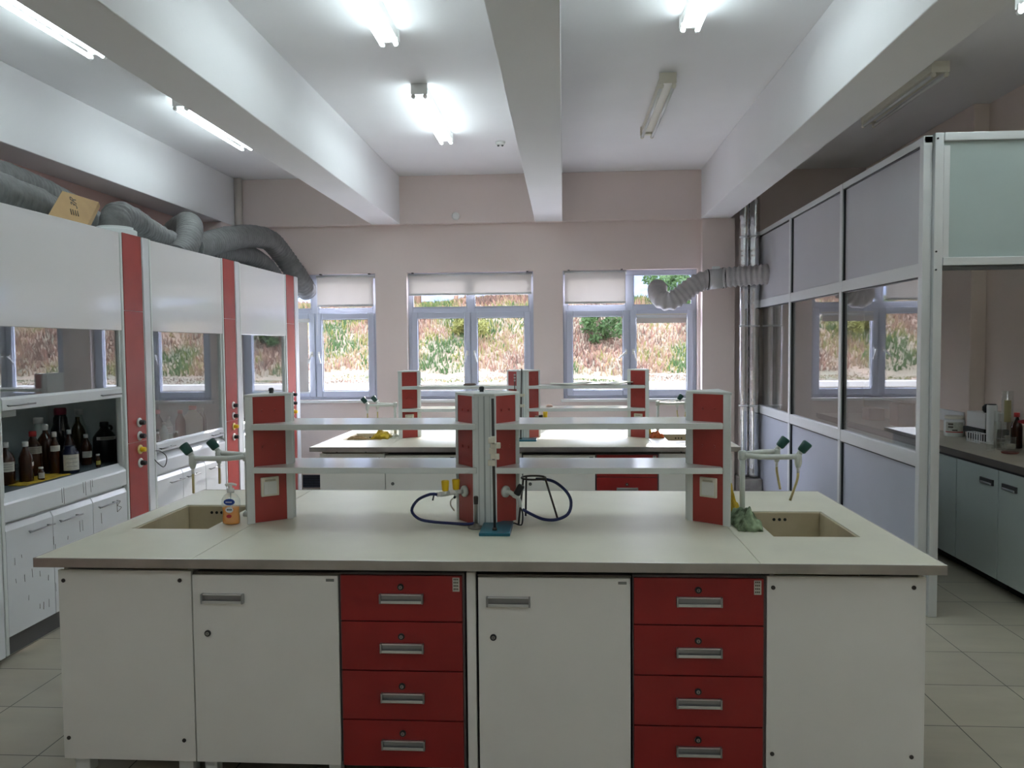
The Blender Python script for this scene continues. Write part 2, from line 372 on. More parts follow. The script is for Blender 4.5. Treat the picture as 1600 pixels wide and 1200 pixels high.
# lights
def lamp(x, y0, y1, lit, label):
    t = thing('ceiling_light', label, 'ceiling light', (x, (y0 + y1) / 2, ZC), 'twin-tube ceiling lights')
    w = MB(); w.box(x - .050, x + .050, y0 + .02, y1 - .02, ZC - .062, ZC); w.build('housing', CREAMP if not lit else WHITEP, t, .004)
    for y in (y0, y1):
        e = MB(); s = 1 if y == y0 else -1
        e.prism([(x - .065, y), (x + .065, y), (x + .03, y + s * .05), (x - .03, y + s * .05)] if s > 0 else [(x - .03, y - .05), (x + .03, y - .05), (x + .065, y), (x - .065, y)], ZC - .08, ZC)
        for dx in (-.045, .045): e.cyl((x + dx, y + s * .0, ZC - .096), (x + dx, y + s * .028, ZC - .096), .017, 12); e.box(x + dx - .012, x + dx + .012, y + s * .014 - .012, y + s * .014 + .012, ZC - .096, ZC - .05)
        e.build('end_cap', CREAMP if not lit else WHITEP, t, .003)
    for dx in (-.045, .045): MB().cyl((x + dx, y0 + .029, ZC - .096), (x + dx, y1 - .029, ZC - .096), .013, 14).build('tube', TUBEON if lit else TUBEOFF, t)
for a in [(-1.09, 3.78, 5.16, 1, 'lit twin-tube light left of the middle beam, the nearer one cut by the top edge'),
          (-1.09, 6.20, 7.65, 1, 'lit twin-tube light left of the middle beam, the farther one seen whole'),
          (.78, 3.70, 5.09, 1, 'lit twin-tube light right of the middle beam, cut by the top edge'),
          (.78, 6.12, 7.61, 0, 'unlit twin-tube light right of the middle beam'),
          (-3.03, 3.80, 5.20, 1, 'lit tube light over the fume hoods, nearer one at the top left corner'),
          (-3.03, 6.33, 7.70, 1, 'lit tube light over the fume hoods, farther one half behind the beam'),
          (2.70, 3.60, 4.98, 1, 'lit tube light tip at the top right corner'),
          (2.70, 6.05, 7.42, 0, 'unlit twin-tube light above the glass partition room'),
          (-1.09, -1.2, .2, 1, 'added twin-tube fill light, unseen behind the viewpoint, left of the middle beam'),  # this row is added out of view to light the near bench fronts
          (.78, -1.2, .2, 1, 'added twin-tube fill light, unseen behind the viewpoint, right of the middle beam'),
          (-3.03, -1.2, .2, 1, 'added twin-tube fill light, unseen behind the viewpoint, above the left aisle'),
          (2.70, -1.2, .2, 1, 'added twin-tube fill light, unseen behind the viewpoint, above the right aisle'),
          (2.70, 1.2, 2.6, 1, 'added twin-tube fill light, unseen above the view, near the right wall')]: lamp(*a)  # last one is added out of view to brighten the side room

# ================================================================ BENCH (built at near place, copied to far place)
BX0, BX1, BY0, BY1, BT = -2.07, 1.385, 2.985, 4.485, .90
DY = 3.43
NEAR, FAR = 'of the near bench', 'of the far bench by the windows'
roots = []
def reg(t, l2): roots.append((t, l2)); return t
def worktop():
    t = reg(thing('worktop', 'cream worktop with steel edge and two sinks, on the near bench', 'worktop', (-.34, 3.74, .865)), 'cream worktop with steel edge and two sinks, on the far bench by the windows')
    holes = [(-1.955, -1.60, 3.50, 4.045), (.875, 1.232, 3.42, 3.94)]
    xsg = [BX0 + .004, -1.955, -1.60, -1.4395, -1.4365, .7185, .7215, .875, 1.232, BX1 - .004]
    w = MB()
    for i in range(len(xsg) - 1):
        a, b = xsg[i], xsg[i + 1]
        if b - a < .005: w.box(a, b, BY0 + .004, BY1 - .004, .872, BT - .003); continue
        h = [q for q in holes if abs(q[0] - a) < .01 and abs(q[1] - b) < .01]
        if h: w.box(a, b, BY0 + .004, h[0][2], .872, BT); w.box(a, b, h[0][3], BY1 - .004, .872, BT)
        else: w.box(a, b, BY0 + .004, BY1 - .004, .872, BT)
    w.build('countertop', TOPM, t)
    e = MB(); z0, z1 = .864, .9015; h = .004
    e.box(BX0, BX1, BY0, BY0 + h, z0, z1); e.box(BX0, BX1, BY1 - h, BY1, z0, z1); e.box(BX0, BX0 + h, BY0, BY1, z0, z1); e.box(BX1 - h, BX1, BY0, BY1, z0, z1)
    e.build('edge_trim', STEEL, t, .0012)
    r = MB()
    for xa, xb in ((-1.985, -1.46), (.75, 1.32)): r.box(xa, xb, 3.05, 3.09, .846, .871); r.box(xa, xb, 4.38, 4.42, .846, .871); r.box(xa, xa + .02, 3.09, 4.38, .846, .871); r.box(xb - .02, xb, 3.09, 4.38, .846, .871)
    r.box(-1.46, .75, 3.075, 4.40, .846, .871)
    r.build('support_rail', mat('rail_paint', (.50, .46, .43), .5), t, .003)
    for x in (-1.86, -1.62, .93, 1.20):
        MB().cyl((x, 3.052, .8585), (x, 3.046, .8585), .009, 12).build('screw', IRON, t)
    for (a, b, c, d) in holes:
        s = MB(); k = .006; zb = .60
        zt = .8965; s.box(a, a + .008, c, d, zb, zt); s.box(b - .008, b, c, d, zb, zt); s.box(a + .008, b - .008, c, c + .008, zb, zt); s.box(a + .008, b - .008, d - .008, d, zb, zt); s.box(a, b, c, d, zb - .012, zb)
        k = s.build('sink_basin', SINK, t, .004)
        xm = (a + b) / 2 - .02
        for q in (-1, 0, 1): MB().cyl((xm + q * .026, d - .0095, .862), (xm + q * .026, d - .004, .862), .0075, 12).build('overflow_hole', BLACK, k)
        MB().lathe(((a + b) / 2, (c + d) / 2, zb), [(.035, 0), (.035, .003), (.02, .004)], 16).build('drain', STEEL, k)
worktop()
def screw(x, y, z, p, m=IRON): MB().tube([(x, y, z), (x, y - .003, z), (x, y - .004, z)], [.008, .008, .005], 12).build('screw', m, p)
def handle(x0, x1, z0, z1, y, p):
    w = MB(); zm = (z0 + z1) / 2
    w.prismy([(0, 0)] * 0 or [(x0 + .006, z0), (x1 - .006, z0), (x1 - .006, z0 + .004), (x0 + .006, z0 + .004)], y - .016, y)
    w.box(x0 + .006, x1 - .006, y - .018, y - .014, z0, z0 + .011)          # front lip
    MB().box(x0 + .006, x1 - .006, y - .005, y - .001, z0, z1).build('handle_plate', mat('grey_handle_plate', (.34, .34, .34), .35, .8), p)
    w.box(x0 + .006, x1 - .006, y - .012, y, z1 - .005, z1)
    w.build('handle', ALU, p, .001)
    for a, b in ((x0, x0 + .007), (x1 - .007, x1)): MB().box(a, b, y - .019, y, z0 - .001, z1 + .001).build('handle_end', mat('dark_aluminium', (.38, .39, .40), .35, .9), p, .001)
def lock(x, y, z, p):
    w = MB().tube([(x, y, z), (x, y - .006, z), (x, y - .007, z)], [.0125, .0125, .011], 20).build('lock', BLACK, p)
    MB().tube([(x, y - .007, z), (x, y - .009, z)], .007, 16).build('key_cylinder', mat('dark_lock_metal', (.30, .29, .27), .4, .6), w)
    MB().box(x - .001, x + .001, y - .0095, y - .0088, z - .004, z + .004).build('key_slot', BLACK, w)
YF = 3.03
def sink_cab(x0, x1, l1, l2, holeblack=False):
    t = reg(thing('sink_cabinet', l1, 'cabinet', ((x0 + x1) / 2, 3.7, .08)), l2)
    b = MB(); b.box(x0 + .012, x0 + .030, YF + .019, 4.43, .085, .845); b.box(x1 - .022, x1 - .004, YF + .019, 4.43, .085, .845)
    b.box(x0 + .030, x1 - .022, 4.41, 4.43, .085, .845); b.box(x0 + .030, x1 - .022, YF + .019, 4.41, .085, .103); b.build('body', LAM, t, .002)
    MB().box(x0, x1, YF, YF + .018, .08, .842).build('front_panel', LAM, t, .0015)
    for i, (x, z) in enumerate(((x0 + .022, .80), (x1 - .045, .805), (x0 + .022, .165), (x1 - .045, .165))): screw(x, YF, z, t)
    for x in (x0 + .05, x1 - .06):
        for y in (3.10, 4.36): MB().box(x - .03, x + .03, y - .03, y + .03, .0, .08).build('foot', PROF, t, .003)
sink_cab(-2.0, -1.46, 'white sink cabinet with four screws, left end of the near bench', 'white sink cabinet with screws, left end of the far bench by the windows')
sink_cab(.753, 1.33, 'white sink cabinet with four screws, right end of the near bench', 'white sink cabinet with screws, right end of the far bench by the windows')
def door_cab(x0, x1, l1, l2, hx, lx):
    t = reg(thing('door_cabinet', l1, 'cabinet', ((x0 + x1) / 2, 3.7, .08)), l2)
    MB().box(x0 + .002, x1 - .002, YF + .021, 4.43, .085, .83).build('body', DGREY, t)
    MB().box(x0, x1, YF + .012, YF + .02, .829, .836).build('top_lip', mat('olive_edge', (.16, .15, .12), .6), t)
    d = MB().box(x0 + .002, x1 - .004, YF, YF + .018, .08, .828).build('door', LAM, t, .0015)
    handle(hx, hx + .168, .719, .755, YF, d); lock(lx, YF, .597, d)
    MB().box(x1 - .05, x1 - .018, YF - .0008, YF, .806, .8165).build('name_plate', mat('faded_print', (.22, .22, .20), .7), d)
    for x in (x0 + .04, x1 - .04): MB().box(x - .025, x + .025, 3.07, 3.12, 0, .085).build('foot', PROF, t, .003)
door_cab(-1.457, -.873, 'white one-door cabinet left of the four red drawers, near bench left half', 'white one-door cabinet in the left half of the far bench', -1.416, -1.397)
door_cab(-.334, .25, 'white one-door cabinet between the two red drawer stacks, near bench', 'white one-door cabinet in the middle of the far bench', -.300, -.275)
def drawer_cab(x0, x1, l1, l2):
    t = reg(thing('drawer_cabinet', l1, 'drawer cabinet', ((x0 + x1) / 2, 3.7, .08)), l2); xc = (x0 + x1) / 2
    MB().box(x0 + .001, x1 - .001, YF + .022, 4.43, .085, .838).build('body', DGREY, t)
    fr = MB(); fr.box(x0, x1, YF + .006, YF + .021, .834, .842); fr.box(x0, x0 + .004, YF + .006, YF + .021, .08, .834); fr.box(x1 - .008, x1, YF + .006, YF + .021, .08, .834)
    fr.build('frame', mat('brown_grey_frame', (.10, .08, .08), .5), t)
    for k, (za, zb) in enumerate(((.655, .832), (.461, .650), (.266, .456), (.08, .261))):
        d = MB().box(x0 + .005, x1 - .009, YF, YF + .018, za, zb).build('drawer', DRED, t, .0012)
        h = (.727, .762) if k == 0 else (za + .0695 + .003, za + .0695 + .038)
        handle(xc - .085, xc + .085, h[0], h[1], YF, d); lock(xc - .003, YF, h[1] + .026, d)
        if k == 0:
            MB().box(x1 - .045, x1 - .018, YF - .0008, YF, .772, .826).build('sticker', LABEL, d)
            w = MB()
            for r in range(4):
                for q in range(3): w.box(x1 - .041 + q * .0065, x1 - .0365 + q * .0065, YF - .0013, YF - .0009, .816 - r * .0125, .8225 - r * .0125)
            w.build('sticker_print', INK, d)
drawer_cab(-.871, -.385, 'stack of four red drawers in the left half of the near bench', 'stack of four red drawers in the left half of the far bench')
drawer_cab(.254, .750, 'stack of four red drawers in the right half of the near bench', 'stack of four red drawers in the right half of the far bench')
t = reg(thing('bench_frame_post', 'white upright post between red drawers and white door, centre of the near bench', 'post', (-.36, 3.7, 0)), 'white upright post at the centre of the far bench')
MB().box(-.377, -.342, YF + .002, YF + .04, 0, .845).build('post', LAM, t, .002)
MB().box(-.377, -.342, 4.40, 4.44, 0, .845).build('rear_post', LAM, t, .002)
# ---- reagent rack
def strip(p0, p1, a, b, z0, z1, out, th):   # slab along face p0->p1 from distance a to b, pushed outward
    p0 = Vector((*p0, 0)); p1 = Vector((*p1, 0)); d = (p1 - p0).normalized(); nrm = Vector(out).normalized()
    A = p0 + d * a; B = p0 + d * b; w = MB()
    q = [A, B, B + nrm * th, A + nrm * th]
    area = sum(q[i].x * q[(i + 1) % 4].y - q[(i + 1) % 4].x * q[i].y for i in range(4))
    if area < 0: q.reverse()
    return w.prism([(v.x, v.y) for v in q], z0, z1)
rack = reg(thing('reagent_rack', 'reagent rack of three red and white pillars with shelves, on the near bench', 'shelf rack', (-.36, 3.75, BT)), 'reagent rack of three red and white pillars with shelves, on the far bench')
ZP = 1.485
RY0, RY1 = 3.60, 3.90
def pillar(poly, faces, name):
    cx = sum(p[0] for p in poly) / len(poly); cy = sum(p[1] for p in poly) / len(poly)
    ins = [(cx + (x - cx) * .93, cy + (y - cy) * .93) for x, y in poly]
    b = MB().prism(poly, BT, ZP).build(name, PROF, rack, .003)
    MB().prism([(cx + (x - cx) * 1.03, cy + (y - cy) * 1.03) for x, y in poly], ZP, ZP + .012).build('cap_plate', mat('white_cap_plate', (.74, .77, .74), .3), b, .002)
    for (p0, p1, w0, w1) in faces:
        d = Vector((p1[0] - p0[0], p1[1] - p0[1], 0)); L = d.length; n = Vector((d.y, -d.x, 0)).normalized()
        if n.dot(Vector(((p0[0] + p1[0]) / 2 - cx, (p0[1] + p1[1]) / 2 - cy, 0))) < 0: n = -n
        for z0, z1 in ((BT + .002, 1.145), (1.150, 1.345), (1.350, ZP)):
            k = strip(p0, p1, w0, L - w1, z0, z1, n, .003).build('red_panel', RED, b)
            if z0 > 1:
                for q in (.3, .7):
                    c = Vector((*p0, 0)) + d.normalized() * (w0 + (L - w0 - w1) * q) + n * .003; c.z = z0 + (z1 - z0) * .52
                    MB().tube([c, c + n * .006], .007, 10).build('screw_cover', RED, k)
        strip(p0, p1, 0, w0, BT, ZP, n, .006).build('profile', PROF, b, .001); strip(p0, p1, L - w1, L, BT, ZP, n, .006).build('profile', PROF, b, .001)
YA, YB = 3.735, 3.765
lp = [(-1.46, RY0), (-1.29, YA), (-1.29, YB), (-1.46, RY1)]
pillar(lp, [(lp[0], lp[1], .036, .03), (lp[3], lp[2], .036, .03)], 'end_pillar')
rpg = [(.735, RY0), (.735, RY1), (.565, YB), (.565, YA)]
pillar(rpg, [(rpg[0], rpg[3], .036, .03), (rpg[1], rpg[2], .036, .03)], 'end_pillar')
cp = [(-.405, RY0), (-.312, RY0), (-.215, YA), (-.215, YB), (-.312, RY1), (-.405, RY1), (-.502, YB), (-.502, YA)]
pillar(cp, [(cp[0], cp[7], .006, .022), (cp[1], cp[2], .006, .022), (cp[5], cp[6], .006, .022), (cp[4], cp[3], .006, .022)], 'centre_pillar')
g = MB(); g.box(-.362, -.355, RY0 - .003, RY0, BT, ZP); g.box(-.385, -.383, RY0 - .003, RY0, BT, ZP); g.box(-.334, -.332, RY0 - .003, RY0, BT, ZP); g.build('profile_groove', mat('groove_grey', (.42, .46, .45), .4), rack)
SHELF = mat('shelf_laminate', (.74, .77, .74), .16, spec=.4, coat=.1)
for z0, z1 in ((1.335, 1.362), (1.137, 1.164)):
    for a, b in ((-1.424, -.395), (-.322, .697)):
        MB().box(a, b, RY0 - .012, RY1 + .012, z0, z1).build('shelf', SHELF, rack, .002)
for (p0, p1, s) in ((lp[0], lp[1], 1), (rpg[0], rpg[3], -1)):
    d = Vector((p1[0] - p0[0], p1[1] - p0[1], 0)); n = Vector((d.y, -d.x, 0)).normalized(); n = n if n.y < 0 else -n
    q = d.normalized(); c = Vector((*p0, 0)) + q * (.052 + .055) + n * .006
    ax = Matrix((q, n, Vector((0, 0, 1)))).transposed(); c.z = 1.065
    b = MB().obox(c, ax, .042, .006, .045).build('socket', CREAMP, rack, .003)
    MB().obox(c + n * .007 + Vector((0, 0, -.006)), ax, .030, .003, .030).build('socket_lid', WHITEP, b, .002)
    MB().obox(c + n * .008 + Vector((0, 0, .03)), ax, .024, .002, .004).build('socket_hinge', mat('beige_hinge_plastic', (.50, .46, .36), .5), b)  # hinge bar in a darker beige than the socket
# ---- faucets
def faucet(x, y, s, l1, l2):
    t = reg(thing('lab_faucet', l1, 'faucet', (x, y, BT)), l2)
    MB().lathe((x, y, BT), [(.026, 0), (.026, .012), (.018, .022), (.0125, .026)], 18).build('base_flange', TAP, t)
    MB().cyl((x, y, BT + .01), (x, y, 1.195), .0125, 16).build('stem', TAP, t)
    MB().lathe((x, y, 1.165), [(.016, 0), (.021, .006), (.021, .036), (.013, .044)], 18).build('manifold', TAP, t)
    for dx, dy in ((.235, -.075), (.185, .105)):
        e = Vector((x + s * dx, y + dy, 1.19)); a = MB()
        a.tube(spline([(x, y, 1.188), (x + s * dx * .3, y + dy * .75, 1.186), (x + s * dx * .65, y + dy * .98, 1.188), e], .02), .0125, 12); a.build('arm', TAP, t)
        h = MB(); h.lathe(e - Vector((0, 0, .03)), [(.010, -.02), (.012, -.015), (.017, .0), (.017, .035), (.012, .045)], 14); h.build('valve_body', TAP, t)
        kd = Vector((s * .62, 0, .78)).normalized(); p = e + Vector((0, 0, .008))
        MB().tube([p, p + kd * .022], .013, 12).build('valve_neck', TAP, t)
        MB().tube([p + kd * .018, p + kd * .024, p + kd * .066, p + kd * .072], [.016, .021, .024, .021], 12).build('knob', GREEN, t)
        hl = .10 if dy < 0 else .085; bend = 0 if s < 0 else (-.035 if dy < 0 else .018)
        MB().tube([e + Vector((0, 0, -.045)), e + Vector((0, 0, -.075))], [.008, .006], 10).build('nozzle', WHITEP, t)
        MB().tube(spline([e + Vector((0, 0, -.068)), e + Vector((bend * .1, 0, -.068 - hl * .4)), e + Vector((bend, 0, -.068 - hl * (1 if s < 0 else 1.35)))], .01), .0058, 10).build('rubber_tip', HOSEY, t)
faucet(-1.53, 3.79, -1, 'two-armed lab faucet with green knobs by the left sink, near bench', 'two-armed lab faucet with green knobs by the left sink, far bench')
faucet(.837, 3.84, 1, 'two-armed lab faucet with green knobs by the right sink, near bench', 'two-armed lab faucet with green knobs by the right sink, far bench')
for r, l2 in roots: copy_tree(r, (0, DY, 0), l2)

# pillar-top fittings
for x, y, l in ((-1.385, 3.74, 'small black knob on top of the left red pillar, near bench'), (-.385, 3.76, 'small black clip on top of the centre pillar, near bench')):
    one(MB().lathe((x, y, ZP + .012), [(.010, 0), (.010, .008), (.012, .010), (.012, .022), (.006, .026)], 14), 'knob_fitting', BLACK, l, 'knob')

# ---------------------------------------------------------------- near bench clutter
def Y(x, y, z=BT): return Vector((x, y, z))
# gas tap with yellow knobs
t = thing('gas_tap', 'double gas tap with two yellow knobs on the centre pillar, left side', 'gas tap', (-.46, 3.65, 1.047))
n = Vector((-.787, -.617, 0)); c = Vector((-.452, 3.655, 1.047))
MB().tube([c, c + n * .012, c + n * .018], [.026, .026, .016], 20).build('wall_flange', TAP, t)
MB().tube([c, c + n * .15], .0105, 12).build('body_pipe', WHITEP, t)
MB().tube([c + n * .09, c + n * .135], .0125, 12).build('tap_body', TAP, t)
for d_ in (.052, .108):
    p = c + n * d_
    MB().tube([p, p + Vector((0, 0, .015))], .012, 12).build('knob_stem', TAP, t)
    MB().tube([p + Vector((0, 0, .012)), p + Vector((0, 0, .018)), p + Vector((0, 0, .055)), p + Vector((0, 0, .060))], [.013, .0155, .0185, .016], 9).build('knob', YEL, t, .001)
p = c + n * .052
MB().tube([p, p + Vector((0, 0, -.022))], .010, 10).build('spout', WHITEP, t)
MB().tube([p + Vector((-.004, -.012, -.02)), p + Vector((-.004, -.02, -.02))], .006, 10).build('spout_plug', BLACK, t)
MB().tube(spline([p + Vector((0, 0, -.02)), p + Vector((-.022, 0, -.035)), p + Vector((-.024, -.002, -.06)), p + Vector((-.008, 0, -.085))], .008), .0035, 8).build('drip_tube', CREAMP, t)
e = c + n * .15
# blue hose left
one(MB().tube(spline([e, e + Vector((-.03, 0, .002)), (-.665, 3.60, 1.015), (-.695, 3.61, .965), (-.665, 3.62, .925), (-.60, 3.62, .911), (-.50, 3.59, .911), (-.445, 3.585, .909), (-.405, 3.570, .916)], .012), .0068, 10),
    'gas_hose', BLUE, 'dark blue rubber hose looping left from the yellow gas tap to the burner', 'hose')
one(MB().tube([e + Vector((-.012, 0, .009)), e + Vector((-.018, 0, -.016)), e + Vector((-.020, -.003, -.026))], .0035, 8), 'hose_clamp', BLACK, 'small black clamp on the end of the left blue hose', 'clamp')
# bunsen burner
t = thing('bunsen_burner', 'small metal burner standing before the centre pillar', 'burner', (-.394, 3.548, BT))
MB().lathe((-.394, 3.548, BT), [(.036, 0), (.038, .003), (.036, .007), (.014, .014), (.010, .022)], 24).build('base', mat('dark_nickel', (.22, .20, .18), .35, .8), t)
MB().lathe((-.394, 3.548, BT + .02), [(.0075, 0), (.0075, .085), (.009, .09)], 14).build('barrel', mat('dull_nickel', (.42, .40, .36), .35, .8), t)
MB().lathe((-.394, 3.548, BT + .108), [(.0095, 0), (.0105, .03), (.008, .036)], 14).build('burner_head', IRON, t)
# ring stand
def ring_stand(x0, x1, y0, y1, h, lean, label, clamps):
    t = thing('retort_stand', label, 'lab stand', ((x0 + x1) / 2, (y0 + y1) / 2, BT))
    MB().box(x0, x1, y0, y1, BT, BT + .014).build('base_plate', TEAL, t, .003)
    rx, ry = (x0 + x1) / 2 - .003, y0 + .055
    MB().cyl((rx, ry, BT + .012), (rx + lean, ry, BT + h), .0062, 14).build('rod', IRON, t)
    MB().lathe((rx, ry, BT + .014), [(.011, 0), (.009, .012)], 12).build('rod_nut', IRON, t)
    for k, (dz, dx, sz) in enumerate(clamps):
        c = Vector((rx + lean * dz / h, ry - .004, BT + dz)); w = MB()
        w.box(c.x - .012, c.x + .010, c.y - .012, c.y + .012, c.z - sz, c.z + sz)
        w.tube([c + Vector((dx, -.004, 0)), c + Vector((dx * 2.4, -.006, .004))], .0075, 8); w.box(c.x + dx * 1.9 - .009, c.x + dx * 1.9 + .009, c.y - .014, c.y + .004, c.z - .012, c.z + .013)
        w.build('clamp', CREAMP, t, .004)
    return t
ring_stand(-.366, -.232, 3.392, 3.640, .585, -.004, 'lab stand with teal base and pale clamps before the centre pillar, near bench',
           [(.405, -.006, .018), (.383, .012, .016), (.36, -.005, .018), (.335, .009, .010), (.308, -.008, .013)])
# tap on right side + tripod + hose
t = thing('gas_tap', 'gas tap with black knob on the centre pillar, right side behind the tripod', 'gas tap', (-.26, 3.65, 1.047))
n = Vector((.787, -.617, 0)); c = Vector((-.272, 3.648, 1.047))
MB().tube([c, c + n * .010, c + n * .016], [.027, .027, .016], 20).build('wall_flange', TAP, t)
q = c + n * .065 + Vector((0, 0, -.014))
MB().tube([c, c + n * .03, q], [.010, .0105, .011], 12).build('body_pipe', TAP, t)
MB().tube(spline([q - Vector((.01, 0, -.002)), q + Vector((.014, 0, -.012)), q + Vector((.020, 0, -.035)), q + Vector((.020, 0, -.05))], .008), .0085, 10).build('spout', TAP, t)
kd = Vector((.5, 0, .86)).normalized()
MB().tube([q + kd * .0, q + kd * .012], .012, 12).build('knob_stem', TAP, t)
MB().tube([q + kd * .008, q + kd * .014, q + kd * .052, q + kd * .058], [.014, .017, .016, .013], 12).build('knob', BLACK, t)
sp_ = q + Vector((.020, 0, -.05))
one(MB().tube(spline([sp_ + Vector((0, 0, .004)), sp_ + Vector((.012, -.003, -.03)), sp_ + Vector((.006, -.006, -.08)), (-.228, 3.60, .912), (-.245, 3.585, .905)], .01), .0035, 8), 'thin_black_tube', BLACK,
    'thin black tube hanging from the right gas tap down to the worktop', 'tube')
t = thing('tripod', 'black iron tripod stand over the right blue hose', 'tripod', (-.14, 3.74, BT))
rc = Vector((-.143, 3.72, 1.098)); rr = .056
MB().tube([rc + Vector((rr * math.cos(a), rr * math.sin(a), 0)) for a in (2 * math.pi * i / 32 for i in range(32))], .0045, 8, closed=True).build('top_ring', IRON, t)
MB().tube([rc + Vector((rr * math.cos(a), rr * math.sin(a), .0)) * 1 for a in (math.pi * .5 + i * .2 for i in range(3))], .004, 8).build('ring_joint', IRON, t)
for a, ft in ((math.radians(215), (-.208, 3.60, BT + .003)), (math.radians(130), (-.185, 3.80, BT + .003)), (math.radians(345), (-.030, 3.700, BT + .003))):
    MB().tube([rc + Vector((rr * math.cos(a), rr * math.sin(a), 0)), ft], .0048, 8).build('leg', IRON, t)
one(MB().tube(spline([(-.135, 3.76, 1.085), (-.09, 3.76, 1.084), (-.04, 3.75, 1.070), (.01, 3.73, 1.03), (.030, 3.71, .985), (.015, 3.69, .935), (-.04, 3.68, .911), (-.10, 3.69, .911), (-.16, 3.72, .93), (-.195, 3.74, .945)], .012), .0072, 10),
    'gas_hose', BLUE, 'dark blue rubber hose looping right under the black tripod', 'hose')
# soap bottle
t = thing('soap_bottle', 'pump bottle of orange liquid soap beside the left sink', 'soap bottle', (-1.535, 3.60, BT))
def squash(w, cx, sx, cy, sy):
    for v in w.v: v.x = cx + (v.x - cx) * sx; v.y = cy + (v.y - cy) * sy
    return w
cx_, cy_ = -1.535, 3.60
squash(MB().lathe((cx_, cy_, BT), [(.034, 0), (.041, .004), (.043, .02), (.040, .06), (.044, .09), (.042, .115), (.030, .135), (.016, .145), (.013, .150)], 24), cx_, 1, cy_, .6).build('bottle', LGLASS, t)
squash(MB().lathe((cx_, cy_, BT + .002), [(.032, 0), (.039, .004), (.041, .02), (.038, .058), (.040, .078)], 24), cx_, .98, cy_, .57).build('liquid_soap', mat('orange_liquid', (1, .36, .02), .2, trans=.0), t)
MB().lathe((cx_, cy_, BT + .148), [(.016, 0), (.016, .018), (.008, .02), (.008, .032)], 16).build('pump_collar', WHITEP, t)
w = MB(); w.tube(spline([(cx_ - .022, cy_ - .004, BT + .180), (cx_ - .01, cy_, BT + .186), (cx_ + .01, cy_, BT + .187), (cx_ + .028, cy_, BT + .181)], .006), .006, 8); w.build('pump_head', WHITEP, t)
MB().cyl((cx_, cy_, BT + .04), (cx_, cy_, BT + .15), .003, 8).build('dip_tube', WHITEP, t)
def disc(c, rx, rz, y, n=20):
    w = MB(); w.add([(c[0] + rx * math.cos(a), y, c[1] + rz * math.sin(a)) for a in (2 * math.pi * i / n for i in range(n))] + [(c[0] + rx * math.cos(a), y + .0012, c[1] + rz * math.sin(a)) for a in (2 * math.pi * i / n for i in range(n))],
        [tuple(range(n)), tuple(range(n, 2 * n))[::-1]] + [(i, (i + 1) % n, n + (i + 1) % n, n + i) for i in range(n)]); return w
disc((cx_ + .004, BT + .108), .026, .015, cy_ - .0285).build('blue_label', mat('blue_print', (.01, .05, .30), .3), t)
w = MB(); [w.box(cx_ - .012 + i * .006, cx_ - .008 + i * .006, cy_ - .0292, cy_ - .0286, BT + .105, BT + .110) for i in range(5)]; w.build('label_print', WHITEP, t)
disc((cx_ + .004, BT + .072), .018, .014, cy_ - .0285).build('white_label', WHITEP, t)
w = MB(); [w.box(cx_ - .007 + i * .006, cx_ - .003 + i * .006, cy_ - .0292, cy_ - .0286, BT + .069, BT + .076) for i in range(4)]; w.build('label_print', NAVY, t)
disc((cx_ + .001, BT + .042), .012, .008, cy_ - .0275).build('red_label', CAPR, t)
one(MB().lathe((-1.560, 3.70, BT), [(.020, 0), (.023, .004), (.021, .014), (.012, .026), (.008, .03)], 16), 'stopper', WHITEP, 'small white round stopper between soap bottle and left faucet', 'stopper')
# cloths
def cloth(x0, x1, y0, y1, h, m, name, label, cat, seed=0, n=26, z=BT, parent=None):
    w = MB(); rnd = Vector((seed * 3.1, seed * 1.7, seed))
    vs = []; fs = []
    for j in range(n + 1):
        for i in range(n + 1):
            u, v = i / n, j / n; a = 1 - (2 * u - 1) ** 2; b = 1 - (2 * v - 1) ** 2
            k = noise.noise(Vector((u * 4, v * 4, 0)) + rnd); k2 = noise.noise(Vector((u * 9, v * 9, 3)) + rnd)
            zz = z + .003 + max(0, (a * b) ** .5 * h * (.72 + .55 * k + .22 * k2))
            vs.append((x0 + (x1 - x0) * u + .012 * noise.noise(Vector((u * 3, v * 5, 7)) + rnd), y0 + (y1 - y0) * v + .02 * noise.noise(Vector((u * 5, v * 3, 9)) + rnd), zz))
    for j in range(n):
        for i in range(n): a = j * (n + 1) + i; fs.append((a, a + 1, a + n + 2, a + n + 1))
    w.add(vs, fs, True)
    o = one(w, name, m, label, cat)
    s = o.modifiers.new('thick', 'SOLIDIFY'); s.thickness = .003; return o
cloth(.748, .862, 3.50, 3.78, .085, GCLOTH, 'cleaning_cloth', 'crumpled green patterned cloth at the foot of the right pillar, near bench', 'cloth', 2)
cloth(.752, .835, 3.85, 4.08, .12, YCLOTH, 'cleaning_cloth', 'crumpled yellow cloth behind the right faucet, near bench', 'cloth', 5)

